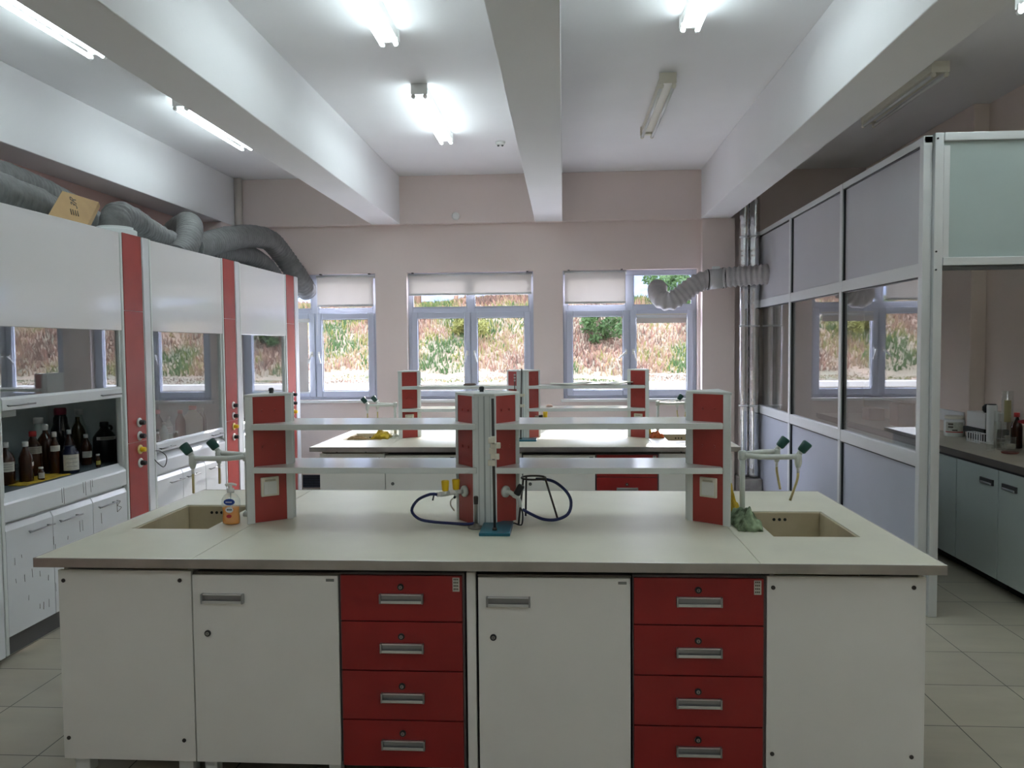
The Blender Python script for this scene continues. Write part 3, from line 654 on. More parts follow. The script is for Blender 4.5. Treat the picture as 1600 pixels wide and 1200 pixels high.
# ---------------------------------------------------------------- far bench clutter
FY = DY
cloth(-1.70, -1.545, 6.98, 7.20, .075, YCLOTH, 'cleaning_cloth', 'yellow and brown cloth lying beside the far bench left sink', 'cloth', 8)
cloth(-1.90, -1.74, 6.94, 7.04, .03, mat('tan_rag', (.50, .33, .16), .9, var=.3, vscale=20), 'rag', 'small tan rag on the edge of the far bench left sink', 'cloth', 11)
cloth(.74, .87, 7.02, 7.16, .06, mat('orange_packet_plastic', (.80, .16, .03), .4, var=.4, vscale=25), 'sponge_packet', 'orange crumpled packet beside the far bench right pillar', 'packet', 13)
cloth(.70, .78, 7.2, 7.36, .09, YCLOTH, 'cleaning_cloth', 'yellow cloth behind the orange packet, far bench', 'cloth', 15)
for x, y, l in ((-1.50, 7.22, 'small clear jar left of the far bench left pillar, farther one'), (-1.515, 7.06, 'small clear jar left of the far bench left pillar, nearer one')):
    t = thing('clear_jar', l, 'jar', (x, y, BT))
    MB().lathe((x, y, BT), [(.025, 0), (.028, .005), (.028, .06), (.02, .075), (.02, .085)], 16).build('jar_body', LGLASS, t)
    MB().lathe((x, y, BT + .085), [(.022, 0), (.022, .014)], 16).build('lid', CAPW, t)
ring_stand(-.50, -.235, 6.80, 6.97, .62, .012, 'lab stand with teal base before the centre pillar, far bench', [(.30, .012, .012), (.39, .012, .012)])
t = thing('lab_clamp', 'thin dark rod with steel beads against the centre pillar, far bench', 'clamp rod', (-.43, 6.99, 1.30))
MB().cyl((-.43, 6.995, 1.27), (-.425, 6.995, 1.46), .004, 8).build('rod', IRON, t)
for z in (1.40, 1.425, 1.45): MB().lathe((-.426, 6.995, z), [(.003, 0), (.009, .006), (.009, .012), (.003, .018)], 10).build('bead', STEEL, t)
t = thing('gas_tap', 'gas tap with one yellow knob beside the centre pillar, far bench', 'gas tap', (-.2, 7.03, 1.08))
MB().tube([(-.25, 7.10, 1.085), (-.165, 7.02, 1.085)], .012, 10).build('body_pipe', TAP, t)
MB().tube([(-.215, 7.035, 1.085), (-.185, 7.03, 1.092)], [.02, .016], 10).build('knob', BLACK, t, label='black knob')
MB().tube([(-.163, 7.02, 1.08), (-.163, 7.02, 1.135)], [.018, .021], 9).build('knob', YEL, t, label='yellow knob')
one(MB().tube([(-.16, 7.0, 1.00), (-.16, 7.0, 1.06)], [.021, .024], 9), 'knob_fitting', YEL, 'yellow knob seen behind the tripod, under the far bench lower shelf', 'knob')
# papers on upper shelf of far bench
def paper(x0, x1, y0, y1, z, label, m, seed):
    w = MB(); n = 24; vs = []; fs = []
    for j in range(5):
        for i in range(n + 1):
            u = i / n; vs.append((x0 + (x1 - x0) * u, y0 + (y1 - y0) * j / 4 + .01 * math.sin(u * 5 + seed), z + .004 + .010 * (1 + math.sin(u * 13 + seed + j * .4)) * (.4 + u * .6)))
    for j in range(4):
        for i in range(n): a = j * (n + 1) + i; fs.append((a, a + 1, a + n + 2, a + n + 1))
    w.add(vs, fs, True); o = one(w, 'paper_sheet', m, label, 'paper'); s = o.modifiers.new('thick', 'SOLIDIFY'); s.thickness = .004; s.offset = 1
paper(-.12, .60, 7.05, 7.28, 1.3625, 'long curled white paper sheet on the far bench top shelf, right half', mat('white_paper', (.74, .76, .66), .8), 1)
one(MB().lathe((-.84, 7.18, 1.363), [(.055, 0), (.06, .004), (.05, .016), (.01, .018)], 18), 'watch_glass', mat('brown_dish', (.10, .06, .04), .4), 'small dark dish on the far bench top shelf, left half', 'dish')
one(MB().lathe((-.13, 7.2, 1.165), [(.03, 0), (.03, .012), (.015, .02)], 14), 'eraser', mat('pink_rubber', (.75, .50, .42), .6), 'small pinkish lump on the far bench lower right shelf', 'lump')
t = thing('plug', 'white plug in the socket of the far bench left pillar', 'plug', (-1.37, 7.07, 1.07))
MB().box(-1.385, -1.34, 7.035, 7.075, 1.045, 1.10).build('plug_body', CREAMP, t, .006)
MB().box(-1.372, -1.353, 7.015, 7.036, 1.055, 1.085).build('plug_grip', WHITEP, t, .004)

# wall vent
t = thing('wall_grille', 'black slatted ventilation grille low on the wall left of the far bench', 'grille', (-3.06, 9.58, .01))
MB().box(-3.18, -2.95, 9.585, 9.598, .012, .165).build('backing', BLACK, t)
for k in range(7): MB().box(-3.175, -2.955, 9.570, 9.584, .022 + k * .021, .030 + k * .021).build('slat', mat('grille_slat', (.05, .06, .09), .4), t)

# ================================================================ FUME HOODS
HX = -3.06; HB = -3.90; HT = 2.518; P = 1.66; HY = 4.19
BACKPANEL = mat('hood_box_grey', (.42, .43, .40), .5)
def bar_handle(y0, y1, z, x, p):
    w = MB(); w.cyl((x + .028, y0, z), (x + .028, y1, z), .005, 10)
    w.cyl((x, y0 + .03, z), (x + .028, y0 + .03, z), .004, 8); w.cyl((x, y1 - .03, z), (x + .028, y1 - .03, z), .004, 8)
    w.build('handle', mat('gunmetal', (.28, .28, .29), .3, .8), p)
def hood(k, label, sash):     # k: module index; sash = z of rail bottom
    y0 = HY + P * (k - 1); ya, yb = y0 + .004, y0 + 1.27; ye = y0 + P
    t = thing('fume_hood', label, 'fume hood', (HX - .4, y0 + .8, 0))
    c = MB()   # carcass: back, top, side walls (hollow chamber), base
    c.box(HB, HB + .02, y0, ye, .10, HT); c.box(HB + .02, HX - .02, y0, ye, HT - .03, HT)
    c.box(HB + .02, HX - .085, ye - .02, ye, .90, HT - .03); c.box(HB + .02, HX - .04, y0, y0 + .006, .90, HT - .03)
    c.build('carcass', INT, t)
    b = MB().box(HB + .02, HX - .03, y0, yb - .03, .12, .868).box(HB + .02, HX - .09, yb - .03, ye, .12, .868).build('base_body', GLOSSW, t)
    MB().box(HB + .02, HX - .09, ya + .004, ye - .022, .87, .905).build('hood_worktop', WTOPD, t)
    # white fascia and thin side edge
    MB().box(HX - .022, HX, ya, yb - .028, 1.842, HT).build('fascia', GLOSS, t, .004)
    MB().box(HX - .03, HX + .004, yb - .026, yb, .10, HT + .002).build('side_edge', PROF, t, .003)
    # chamfered lip + apron
    MB().prismy([(HX - .085, .905), (HX - .05, .918), (HX - .004, .872), (HX, .86), (HX, .765), (HX - .03, .765), (HX - .085, .87)], ya, yb - .028).build('apron', GLOSSW, t, .003)
    L = (yb - .028 - ya) / 3
    for i in range(3):
        d0, d1 = ya + L * i + .003, ya + L * (i + 1) - .003
        d = MB().prismy([(HX - .022, .128), (HX, .128), (HX, .715), (HX - .014, .745), (HX - .022, .748)], d0, d1).build('door', GLOSSW, t, .002)
        h0 = (d1 - .245, d0 + .03, d0 + .03)[i]
        bar_handle(h0, h0 + .225, .676, HX, d)
        if k == 1 and i == 2:
            w = MB(); x = HX + .0012; yb_, zb_ = 5.300, .598
            w.tube([(x, yb_, zb_), (x, yb_, zb_ + .08)], .0015, 6); w.tube(spline([(x, yb_, zb_ + .08), (x, yb_ + .042, zb_ + .066), (x, yb_ + .006, zb_ + .043), (x, yb_ + .052, zb_ + .022), (x, yb_, zb_)], .005), .0015, 6)
            w.build('handwritten_letter', INK, d)
    st = MB(); rng = random.Random(k)
    if k == 1:
        for yy, zl in ((4.70, .09), (4.72, .10), (4.92, .07), (4.945, .09), (5.0, .08), (5.02, .05)):
            st.tube([(HX + .0006, yy, .868), (HX + .0006, yy + .003, .868 - zl)], .0011, 5)
        for _ in range(20):
            yy = rng.uniform(4.25, 4.75); zz = rng.uniform(.22, .62); st.tube([(HX + .0006, yy, zz), (HX + .0006, yy + rng.uniform(-.004, .004), zz - rng.uniform(.004, .06))], rng.uniform(.0007, .0016), 5)
        for yy in (4.87, 4.9, 5.11): st.tube([(HX + .0006, yy, .63), (HX + .0006, yy + .002, .56)], .0010, 5)
        st.build('drip_stains', mat('dried_drip', (.10, .09, .08), .7), t)
    MB().box(HX - .10, HX - .06, ya, yb, 0.0, .118).build('kickboard', DGREY, t)
    # sash
    s = MB().prismy([(HX - .030, sash), (HX - .004, sash), (HX - .004, sash + .06), (HX - .016, sash + .075), (HX - .030, sash + .075)], ya + .022, yb - .05).build('sash_rail', GLOSSW, t, .003)
    for a, b2 in ((ya + .03, ya + .26), (yb - .33, yb - .10)): bar_handle(a, b2, sash + .028, HX - .004, s)
    MB().box(HX - .030, HX - .025, ya + .022, yb - .05, sash + .07, 2.0).build('sash_glass', SGLASS, t)
    MB().box(HX - .04, HX - .012, ya, ya + .022, .90, 1.842).build('sash_guide', PROF, t); MB().box(HX - .04, HX - .012, yb - .05, yb - .028, .90, 1.842).build('sash_guide', PROF, t)
    # control pillar
    p = MB().box(HX - .08, HX + .0, yb, ye, .035, HT + .004).build('control_pillar', PROF, t, .002)
    for z0, z1 in ((.04, 1.045), (1.048, 1.98), (1.983, HT + .004)): MB().box(HX, HX + .006, yb + .004, yb + .248, z0, z1).build('red_panel', RED, p)
    MB().box(HX, HX + .012, yb + .262, ye - .045, .035, HT + .004).build('white_edge', GLOSSW, p, .003)
    MB().box(HX, HX + .008, ye - .03, ye - .006, .035, HT).build('white_edge', PROF, p, .002)
    for z, m in ((1.184, BLACK), (1.087, BLACK), (.989, YEL), (.892, BLACK)):
        y = yb + .150; x = HX + .006
        b = MB().tube([(x, y, z), (x + .006, y, z), (x + .008, y, z)], [.034, .034, .028], 22).build('knob_rosette', WHITEP if m is BLACK else mat('yellow_rosette', (.75, .62, .25), .4), p)
        MB().tube([(x + .008, y, z), (x + .012, y, z), (x + .042, y, z), (x + .045, y, z)], [.016, .019, .017, .014], 14).build('knob', m, b)
    # interior light box + spray arm
    MB().box(HB + .04, HX - .35, ya + .04, ya + .62, 1.30, 1.46).build('baffle_box', BACKPANEL, t, .004)
    w = MB(); w.tube([(HB + .02, ya + .42, 1.26), (HB + .12, ya + .42, 1.26), (HB + .14, ya + .42, 1.25), (HB + .14, ya + .42, 1.20)], .008, 10); w.build('spout', STEEL, t)
    return t
hood(0, 'fume hood nearest the viewer, only its white post edge showing at the left frame edge', 1.38)
hood(1, 'fume hood with raised sash and dark bottles, leftmost of those in view', 1.378)
hood(2, 'fume hood with closed sash and a black wire loop, middle of the row', .928)
hood(3, 'fume hood nearest the windows, last of the row', .93)
one(MB().tube(spline([(HX - .01, 5.80, .950), (HX + .02, 5.86, .945), (HX + .025, 5.95, .895), (HX + .02, 5.96, .84), (HX + .02, 5.92, .815), (HX + .02, 5.86, .84), (HX + .01, 5.80, .89)], .012), .0035, 8),
    'black_cable', BLACK, 'black cable loop hanging out of the closed middle fume hood', 'cable')

# ---- bottles
def bottle(x, y, z, r, h, neck, m, cap, label, cat='bottle', lab=None, group=None, capr=None, shoulder=.62, name='reagent_bottle', jug=False, facing=(1, -1)):
    t = thing(name, label, cat, (x, y, z), group)
    hs = h * shoulder; hn = h * .86
    prof = [(r * .9, 0), (r, .006), (r, hs * .9), (r * .97, hs), (r * .75, hs + (hn - hs) * .4), (neck * 1.15, hs + (hn - hs) * .85), (neck, hn), (neck, h * .94)]
    MB().lathe((x, y, z), prof, 20).build('bottle_body', m, t)
    cr = capr or neck * 1.25
    if cap: MB().lathe((x, y, z + h * .88), [(cr, 0), (cr, h * .10), (cr * .9, h * .12)], 16).build('cap', cap, t)
    if lab:
        z0, z1, m2 = lab; w = MB(); n = 9; d = Vector((facing[0], facing[1], 0)).normalized(); a0 = math.atan2(d.y, d.x)
        vs = []
        for i in range(n + 1):
            a = a0 - .95 + 1.9 * i / n
            for zz in (z0, z1): vs.append((x + (r + .0012) * math.cos(a), y + (r + .0012) * math.sin(a), z + zz * h))
        w.add(vs, [(2 * i, 2 * i + 2, 2 * i + 3, 2 * i + 1) for i in range(n)], True); k = w.build('paper_label', m2, t)
        s = MB()
        for q in range(3):
            vs = []
            for i in range(6):
                a = a0 - .6 + 1.2 * i / 5; zc_ = z0 + (z1 - z0) * (.25 + .25 * q)
                for zz in (zc_ - .012, zc_ + .012): vs.append((x + (r + .0018) * math.cos(a), y + (r + .0018) * math.sin(a), z + zz * h))
            s.add(vs, [(2 * i, 2 * i + 2, 2 * i + 3, 2 * i + 1) for i in range(5)], True)
        s.build('label_print', mat('grey_print', (.38, .37, .33), .8), k)
    if jug: MB().tube(spline([(x + neck * .2, y + neck, z + h * .88), (x + neck * .2, y + neck + .05, z + h * .86), (x + neck * .2, y + neck + .055, z + h * .78), (x, y + neck + .02, z + h * .74)], .008), .009, 8).build('jug_handle', m, t)
    return t
WZ = .906
G1 = 'reagent bottles in the open fume hood'
LG = (.18, .42, LABEL)
bottle(-3.335, 4.600, WZ, .047, .255, .014, AMBER, CAPW, 'amber bottle with white cap and wide paper label, leftmost in the open fume hood', lab=(.32, .55, LABEL), group=G1)
bottle(-3.270, 4.685, WZ, .040, .25, .014, AMBER, CAPW, 'amber bottle with white cap and small side label, second from left in the open hood', lab=(.40, .50, LABEL), group=G1, facing=(.5, .6))
bottle(-3.410, 4.960, WZ, .052, .285, .018, AMBER, CAPR, 'amber bottle with red cap and paper label in the open fume hood', lab=(.50, .66, LABEL), group=G1)
bottle(-3.220, 4.750, WZ, .019, .085, .010, AMBER, CAPW, 'tiny vial with white cap on the yellow cloth in the open hood', cat='vial', lab=(.2, .6, LABEL), group=G1, capr=.014)
bottle(-3.42, 5.10, WZ, .055, .315, .015, AMBER, CAPW, 'tall amber bottle with white cap, without label, in the open fume hood', group=G1)
bottle(-3.300, 5.010, WZ, .033, .275, .012, AMBER, CAPW, 'slim amber bottle with white cap and small square label in the open hood', lab=(.55, .68, LABEL), group=G1)
bottle(-3.52, 5.42, WZ, .062, .40, .038, mat('black_glass', (.008, .008, .010), .12), CAPB, 'large black bottle with burgundy cap at the back of the open hood', group=G1, capr=.040)
bottle(-3.23, 5.06, WZ - .001, .055, .19, .036, NAVY, None, 'squat navy jar with a large printed white label in the open hood', cat='jar', lab=(.12, .66, LABEL), group=G1, shoulder=.72, name='reagent_jar')
bottle(-3.410, 5.340, WZ, .035, .255, .012, AMBER, CAPW, 'amber bottle with white cap directly behind the navy jar', group=G1)
bottle(-3.520, 5.620, WZ, .05, .34, .015, mat('olive_glass', (.035, .025, .008), .1), None, 'uncapped olive-brown bottle at the back of the open fume hood', group=G1)
bottle(-3.340, 5.420, WZ, .036, .215, .012, AMBER, CAPW, 'small amber bottle with white cap and grey label left of the black jug', lab=(.25, .45, LABEL), group=G1)
bottle(-3.190, 5.310, WZ, .016, .09, .009, AMBER, CAPW, 'tiny vial with white cap and yellow label before the black jug', cat='vial', lab=(.2, .5, mat('yellow_label', (.55, .45, .05), .7)), group=G1, capr=.013)
bottle(-3.640, 5.840, WZ, .06, .36, .028, MILK, CAPW, 'translucent plastic bottle with white cap and red ring, behind the others', group=G1, capr=.036)
bottle(-3.620, 5.330, WZ, .055, .34, .025, MILK, CAPW, 'translucent plastic bottle at the back, left of the burgundy-capped one', group=G1)
bottle(-3.31, 5.60, WZ, .078, .285, .026, mat('black_jug_plastic', (.010, .011, .013), .3), BLACK, 'large black jug with handle and white label, rightmost in the open hood', cat='jug', lab=(.56, .64, CAPW), group=G1, name='reagent_jug', jug=True, capr=.030)
cloth(-3.36, -3.19, 4.56, 5.0, .012, YCLOTH, 'yellow_wipe', 'yellow cloth spread under the bottles in the open fume hood', 'cloth', 21, z=WZ)
G2 = 'bottles behind the closed sash of the middle fume hood'
bottle(-3.30, 6.18, WZ, .035, .20, .013, AMBER, CAPW, 'amber bottle with white label at the left edge behind the closed sash', lab=(.3, .6, LABEL), group=G2)
bottle(-3.45, 6.62, WZ, .055, .29, .022, mat('smoky_glass', (.05, .045, .05), .1), CAPR, 'dark flask with red cap behind the closed sash', group=G2, capr=.03)
bottle(-3.35, 6.55, WZ, .032, .19, .013, MILK, CAPW, 'small milky bottle with white cap behind the closed sash', group=G2)
bottle(-3.45, 6.82, WZ, .035, .22, .013, MILK, CAPW, 'white-labelled bottle behind the closed sash, right of the dark flask', lab=(.3, .6, CAPW), group=G2)
bottle(-3.42, 6.98, WZ, .045, .26, .018, mat('brown_red_glass', (.16, .03, .02), .15), CAPR, 'reddish bottle with red cap left of the white jug', group=G2)
bottle(-3.33, 7.00 - .28, WZ, .022, .10, .010, AMBER, CAPW, 'tiny amber vial behind the closed sash', cat='vial', group=G2)
bottle(-3.31, 6.36, WZ, .026, .13, .011, AMBER, CAPW, 'short amber bottle with white cap behind the closed sash', group=G2)
bottle(-3.38, 7.14, WZ, .085, .285, .030, mat('ivory_plastic', (.66, .62, .50), .4), CAPR, 'large ivory jug with red cap behind the closed sash', cat='jug', group=G2, name='reagent_jug', capr=.036)
bottle(-3.38, 7.32, WZ, .040, .25, .016, AMBER, CAPW, 'brown bottle right of the ivory jug behind the closed sash', group=G2)

# ---------------------------------------------------------------- ducts above hoods
def duct(pts, r, name, m, label, step=.011, per=4.2, amp=.035, crumple=.05, n=26, seed=0, group=None, ends=None):
    P_ = spline(pts, step); rs = []
    for i, p in enumerate(P_):
        k = math.sin(2 * math.pi * i / per); rs.append(r * (1 + amp * k + crumple * noise.noise(p * 5 + Vector((seed, 0, 0)))))
    t = thing(name, label, 'air duct', P_[0], group)
    w = MB(); w.tube(P_, rs, n)
    for v_i, v in enumerate(w.v):
        kk = noise.noise(v * 16 + Vector((0, seed, 0))) * r * crumple * 1.2
        c = P_[min(v_i // n, len(P_) - 1)]; d = (v - c)
        if d.length > 1e-6: v += d.normalized() * kk
    w.build('flexible_hose', m, t)
    return t, P_
GD = 'grey flexible ducts above the fume hoods'
duct([(-3.84, 3.0, 2.87), (-3.84, 4.2, 2.88), (-3.84, 5.0, 2.875), (-3.84, 5.6, 2.87), (-3.84, 6.1, 2.80), (-3.86, 6.7, 2.68), (-3.92, 7.4, 2.65), (-4.0, 8.6, 2.65)], .125, 'flexible_duct', DUCT, 'thick grey crumpled duct running along the wall behind the cardboard box', seed=1, group=GD)
duct([(-3.50, 3.2, 2.72), (-3.50, 4.2, 2.70), (-3.50, 4.8, 2.69), (-3.53, 5.3, 2.665), (-3.66, 5.7, 2.66)], .125, 'flexible_duct', DUCT, 'grey duct lying low on the hoods left of the cardboard box', seed=2, group=GD)
duct([(-3.33, 5.86, 2.58), (-3.335, 5.88, 2.66), (-3.37, 6.0, 2.72), (-3.43, 6.25, 2.735), (-3.49, 6.7, 2.68), (-3.54, 7.2, 2.64), (-3.62, 7.9, 2.63), (-3.7, 8.6, 2.63)], .110, 'flexible_duct', DUCT, 'grey duct bending out of the white collar behind the first red post', crumple=.10, seed=3, group=GD)
duct([(-3.36, 6.86, 2.50), (-3.38, 7.05, 2.60), (-3.42, 7.25, 2.74), (-3.52, 7.48, 2.87), (-3.68, 7.72, 2.92), (-3.88, 7.9, 2.86), (-4.0, 8.1, 2.76)], .115, 'flexible_duct', DUCT, 'short pale-lit duct arching up behind the middle fume hood', crumple=.03, seed=4, group=GD)
duct([(-3.42, 7.28, 2.64), (-3.44, 7.6, 2.70), (-3.42, 8.1, 2.83), (-3.38, 8.6, 2.92), (-3.32, 9.0, 2.93), (-3.26, 9.25, 2.80), (-3.16, 9.40, 2.60), (-3.12, 9.60, 2.45), (-3.12, 9.715, 2.40)], .12, 'flexible_duct', DUCT, 'grey duct arching over the last fume hood into the left window', crumple=.03, seed=5, group=GD)
duct([(-3.55, 7.9, 2.66), (-3.50, 8.3, 2.70), (-3.44, 8.7, 2.72), (-3.38, 9.0, 2.64), (-3.37, 9.25, 2.52), (-3.40, 9.42, 2.38), (-3.44, 9.60, 2.33), (-3.44, 9.715, 2.33)], .11, 'flexible_duct', DUCT, 'dark duct tucked under the arching one, last hood to the left window', crumple=.03, seed=6, group=GD)
t = thing('duct_collar', 'white round collar on top of the hood beside the first red post', 'collar', (-3.42, 5.84, HT))
MB().lathe((-3.33, 5.86, HT), [(.15, 0), (.15, .075), (.14, .08), (.125, .085), (.125, .10)], 28).build('collar_ring', PROF, t, .002)
# cardboard box
t = thing('cardboard_box', 'brown cardboard box with printed mark on top of the leftmost fume hood', 'box', (-3.24, 5.10, HT))
rot = Matrix.Rotation(math.radians(6), 3, 'Z')
def bx(dx, dy, dz): return Vector((-3.24, 5.02, HT)) + rot @ Vector((dx, dy, dz))
tilt = .05
A_, B_, C_, D_ = Vector((-3.085, 4.70, HT)), Vector((-3.09, 5.11, HT)), Vector((-3.20, 5.44, HT + .212)), Vector((-3.20, 5.03, HT + .212)); dv = Vector((-.09, .17, 0))
vs = [A_, B_, B_ + dv, A_ + dv, D_, C_, C_ + dv, D_ + dv]
MB().add(vs, [(0, 3, 2, 1), (4, 5, 6, 7), (0, 1, 5, 4), (1, 2, 6, 5), (2, 3, 7, 6), (3, 0, 4, 7)]).build('box_body', CARD, t, .004)
fx = (vs[1] - vs[0]).normalized(); fz = (vs[4] + vs[5] - vs[0] - vs[1]).normalized(); fn = fx.cross(fz).normalized(); fz = fn.cross(fx)
cpt = (vs[0] + vs[1] + vs[4] + vs[5]) / 4 + fn * .002
mrot = Matrix((fx, fz, fn)).transposed()
mr2 = (mrot @ Matrix.Rotation(math.radians(62), 3, 'Z')).to_euler()
text_mesh('3R', .085, 'box_print', INK, cpt + fx * .02 + fz * .045, mr2, t)
w = MB()
for k in range(4):
    a = cpt + fx * (-.05 + .025 * k) - fz * .045 - fx * .03; d = (fx * .45 + fz * .9).normalized()
    w.tube([a - d * .02, a + d * .028], .0028, 5)
w.build('box_print', INK, t)

# hose to partition
t, PP = duct([(2.285, 9.02, 2.47), (2.20, 9.03, 2.468), (2.05, 9.08, 2.462), (1.88, 9.14, 2.452), (1.76, 9.18, 2.445)], .108, 'exhaust_hose', DUCT2, 'grey corrugated exhaust hose from the partition, joined by a collar to the right window', step=.0105, per=5.2, amp=.08, crumple=.03, seed=9)
def duct_part(t, pts, r, m, nm, per=5.2, amp=.085, seed=3):
    P_ = spline(pts, .0105); w = MB(); w.tube(P_, [r * (1 + amp * math.sin(2 * math.pi * i / per) + .03 * noise.noise(p * 6)) for i, p in enumerate(P_)], 26); return w.build(nm, m, t)
duct_part(t, [(1.62, 9.19, 2.43), (1.52, 9.19, 2.405), (1.40, 9.19, 2.33), (1.29, 9.20, 2.245), (1.20, 9.21, 2.20), (1.12, 9.25, 2.215), (1.075, 9.32, 2.28), (1.08, 9.42, 2.34), (1.10, 9.55, 2.36), (1.11, 9.71, 2.36)], .103, DUCT2, 'window_end_hose')
MB().tube([(1.77, 9.18, 2.445), (1.61, 9.19, 2.43)], .112, 28).build('joining_collar', mat('grey_collar', (.50, .50, .50), .4), t)
for a in ((1.775, 9.18, 2.446), (1.605, 9.19, 2.43)): MB().tube([a, (a[0] + .012, a[1], a[2])], .117, 28).build('clamp_band', BLACK, t)
MB().box(1.66, 1.74, 9.15, 9.21, 2.545, 2.575).build('collar_box', PROF, t, .004)

# ================================================================ PARTITION
PX0, PX1 = 2.20, 2.25; PZ = 2.965
part = thing('glass_partition', 'aluminium framed partition with grey boards and dark glass enclosing the right side room', 'partition', (2.23, 7.3, 0))
ys = [5.13, 6.60, 8.05, 9.48]
mw = .045
fr = MB()
fr.box(PX0, PX1, 5.13, 9.58, PZ - .045, PZ); fr.box(PX0, PX1, 5.18, 9.58, 2.115, 2.20); fr.box(PX0, PX1, 5.18, 9.58, .93, 1.02); fr.box(PX0, PX1, 5.18, 9.58, 0.0, .06)
fr.build('rail', PFRM, part, .003)
for y in ys[1:3]: MB().box(PX0 - .003, PX1 + .003, y - .028, y + .028, 0, PZ - .001).build('mullion', PFRM, part, .003)
MB().box(PX0 - .002, PX1, 9.50, 9.58, 0, PZ - .001).build('mullion', PFRM, part, .003)
MB().box(PX0 - .004, PX1 + .001, 5.13, 5.185, 0, PZ + .001).build('corner_post', PFRM, part, .003)
seg = [(5.185, 6.572), (6.628, 8.022), (8.078, 9.50)]
for a, b in seg:
    for z0, z1, m, nm in ((.06, .93, PPAN, 'lower_board'), (1.02, 2.115, PGLASS, 'glass_pane'), (2.20, PZ - .045, PPAN2, 'upper_board')):
        d = MB().box(PX0 + .022, PX0 + .030, a, b, z0, z1).build(nm, m, part)
        q = MB(); q.box(PX0 + .008, PX0 + .024, b - .012, b, z0, z1); q.box(PX0 + .008, PX0 + .024, a, b, z1 - .010, z1)
        q.build('gasket', BLACK, d)
frp = thing('partition_front', 'front of the right side room, green-grey board over an open doorway', 'partition', (2.9, 5.12, 0))
f = MB(); f.box(2.252, 2.305, 5.10, 5.16, 0, 2.975); f.box(3.48, 3.535, 5.10, 5.16, 0, 2.975); f.box(2.305, 3.48, 5.095, 5.165, 2.925, 2.975); f.box(2.305, 3.48, 5.095, 5.165, 2.175, 2.225)
f.build('frame', PFRM, frp, .004)
MB().box(2.305, 3.48, 5.12, 5.132, 2.225, 2.925).build('front_board', PPAN3, frp)
MB().box(2.305, 3.48, 5.115, 5.155, 2.150, 2.172).build('door_track', DGREY, frp)
MB().box(2.308, 2.345, 5.11, 5.15, 2.225, 2.90).build('inner_profile', PFRM, frp, .002)
for z in (2.26, 2.94, 2.15): MB().tube([(2.265, 5.10, z), (2.265, 5.094, z)], .006, 8).build('screw', BLACK, frp)

# ================================================================ SIDE ROOM
CX = 2.93
wt = thing('side_worktop', 'long worktop with dark edge along the side room right wall', 'worktop', (3.24, 7.2, .86))
MB().box(CX + .006, 3.465, 5.2, 9.58, .862, .900).build('countertop', mat('beige_worktop', (.50, .46, .36), .3, var=.1, vscale=5), wt)
MB().box(3.465, XR - .004, 5.2, 7.145, .862, .900).build('countertop', mat('beige_worktop', (.5, .46, .36), .3), wt)
MB().box(CX, CX + .006, 5.2, 9.58, .855, .903).build('edge_strip', mat('dark_edge_strip', (.12, .10, .09), .4), wt)
MB().box(CX + .02, CX + .04, 5.2, 9.58, .835, .862).build('support_rail', DARK, wt)
for k, (a, b, h, l) in enumerate(((5.20, 5.662, 5.43, 'nearest side room cabinet at the right frame edge'), (5.667, 6.25, 5.72, 'side room cabinet second from the right frame edge'), (6.255, 6.84, 6.58, 'side room cabinet right beside the partition post, handle half hidden'),
                               (6.845, 7.50, 6.9, 'side room cabinet just behind the partition post'), (7.505, 8.2, 7.95, 'side room cabinet two behind the partition post'), (8.205, 9.55, 8.3, 'farthest side room cabinet under the dark-edged worktop'))):
    t = thing('side_cabinet', l, 'cabinet', (3.2, (a + b) / 2, 0), 'pale green-grey cabinets in the side room')
    MB().box(CX + .042, 3.38, a + .003, b - .003, .09, .833).build('body', DGREY, t)
    d = MB().box(CX + .022, CX + .041, a + .002, b - .002, .08, .833).build('door', mat('green_grey_laminate', (.62, .70, .67), .25), t, .0015)
    w = MB(); w.box(CX + .008, CX + .022, h, h + .17, .715, .757); w.build('handle', mat('dark_recess_handle', (.05, .05, .05), .4), d, .002)
    MB().box(CX + .004, CX + .009, h + .012, h + .158, .718, .732).build('handle_lip', ALU, d, .001)
    MB().box(CX + .10, 3.36, a + .01, b - .01, 0.0, .09).build('plinth', DARK, t)
t = thing('backsplash', 'pale upright board along the wall behind the side room worktop', 'backsplash', (3.45, 8.0, .90))
MB().box(3.445, 3.468, 7.22, 9.5, 1.0, 1.10).build('board', CAPW, t, .003)
MB().box(3.445, 3.468, 7.24, 7.32, .90, 1.0).build('bracket', PROF, t); MB().box(3.445, 3.468, 9.0, 9.08, .90, 1.0).build('bracket', PROF, t)
# things on counter
t = thing('plastic_tub', 'white lidded tub with printed label on the side room worktop', 'tub', (3.36, 7.17, .9))
MB().lathe((3.36, 7.17, .9), [(.078, 0), (.082, .006), (.082, .13), (.07, .15)], 26).build('tub_body', WHITEP, t)
MB().lathe((3.36, 7.17, 1.05), [(.074, 0), (.076, .004), (.076, .022), (.07, .026)], 26).build('lid', CREAMP, t)
def wraplab(x, y, z, r, a0, a1, z0, z1, m, p, nm='label'):
    vs = []; n = 10
    for i in range(n + 1):
        a = a0 + (a1 - a0) * i / n
        for zz in (z0, z1): vs.append((x + r * math.cos(a), y + r * math.sin(a), z + zz))
    return MB().add(vs, [(2 * i, 2 * i + 2, 2 * i + 3, 2 * i + 1) for i in range(n)], True).build(nm, m, p)
wraplab(3.36, 7.17, .9, .0832, -2.9, -1.1, .04, .125, LABEL, t)
for z0, z1, a in ((.10, .115, -2.6), (.075, .09, -2.6), (.05, .062, -2.2)): wraplab(3.36, 7.17, .9, .0838, a, a + .5, z0, z1, INK, t, 'label_print')
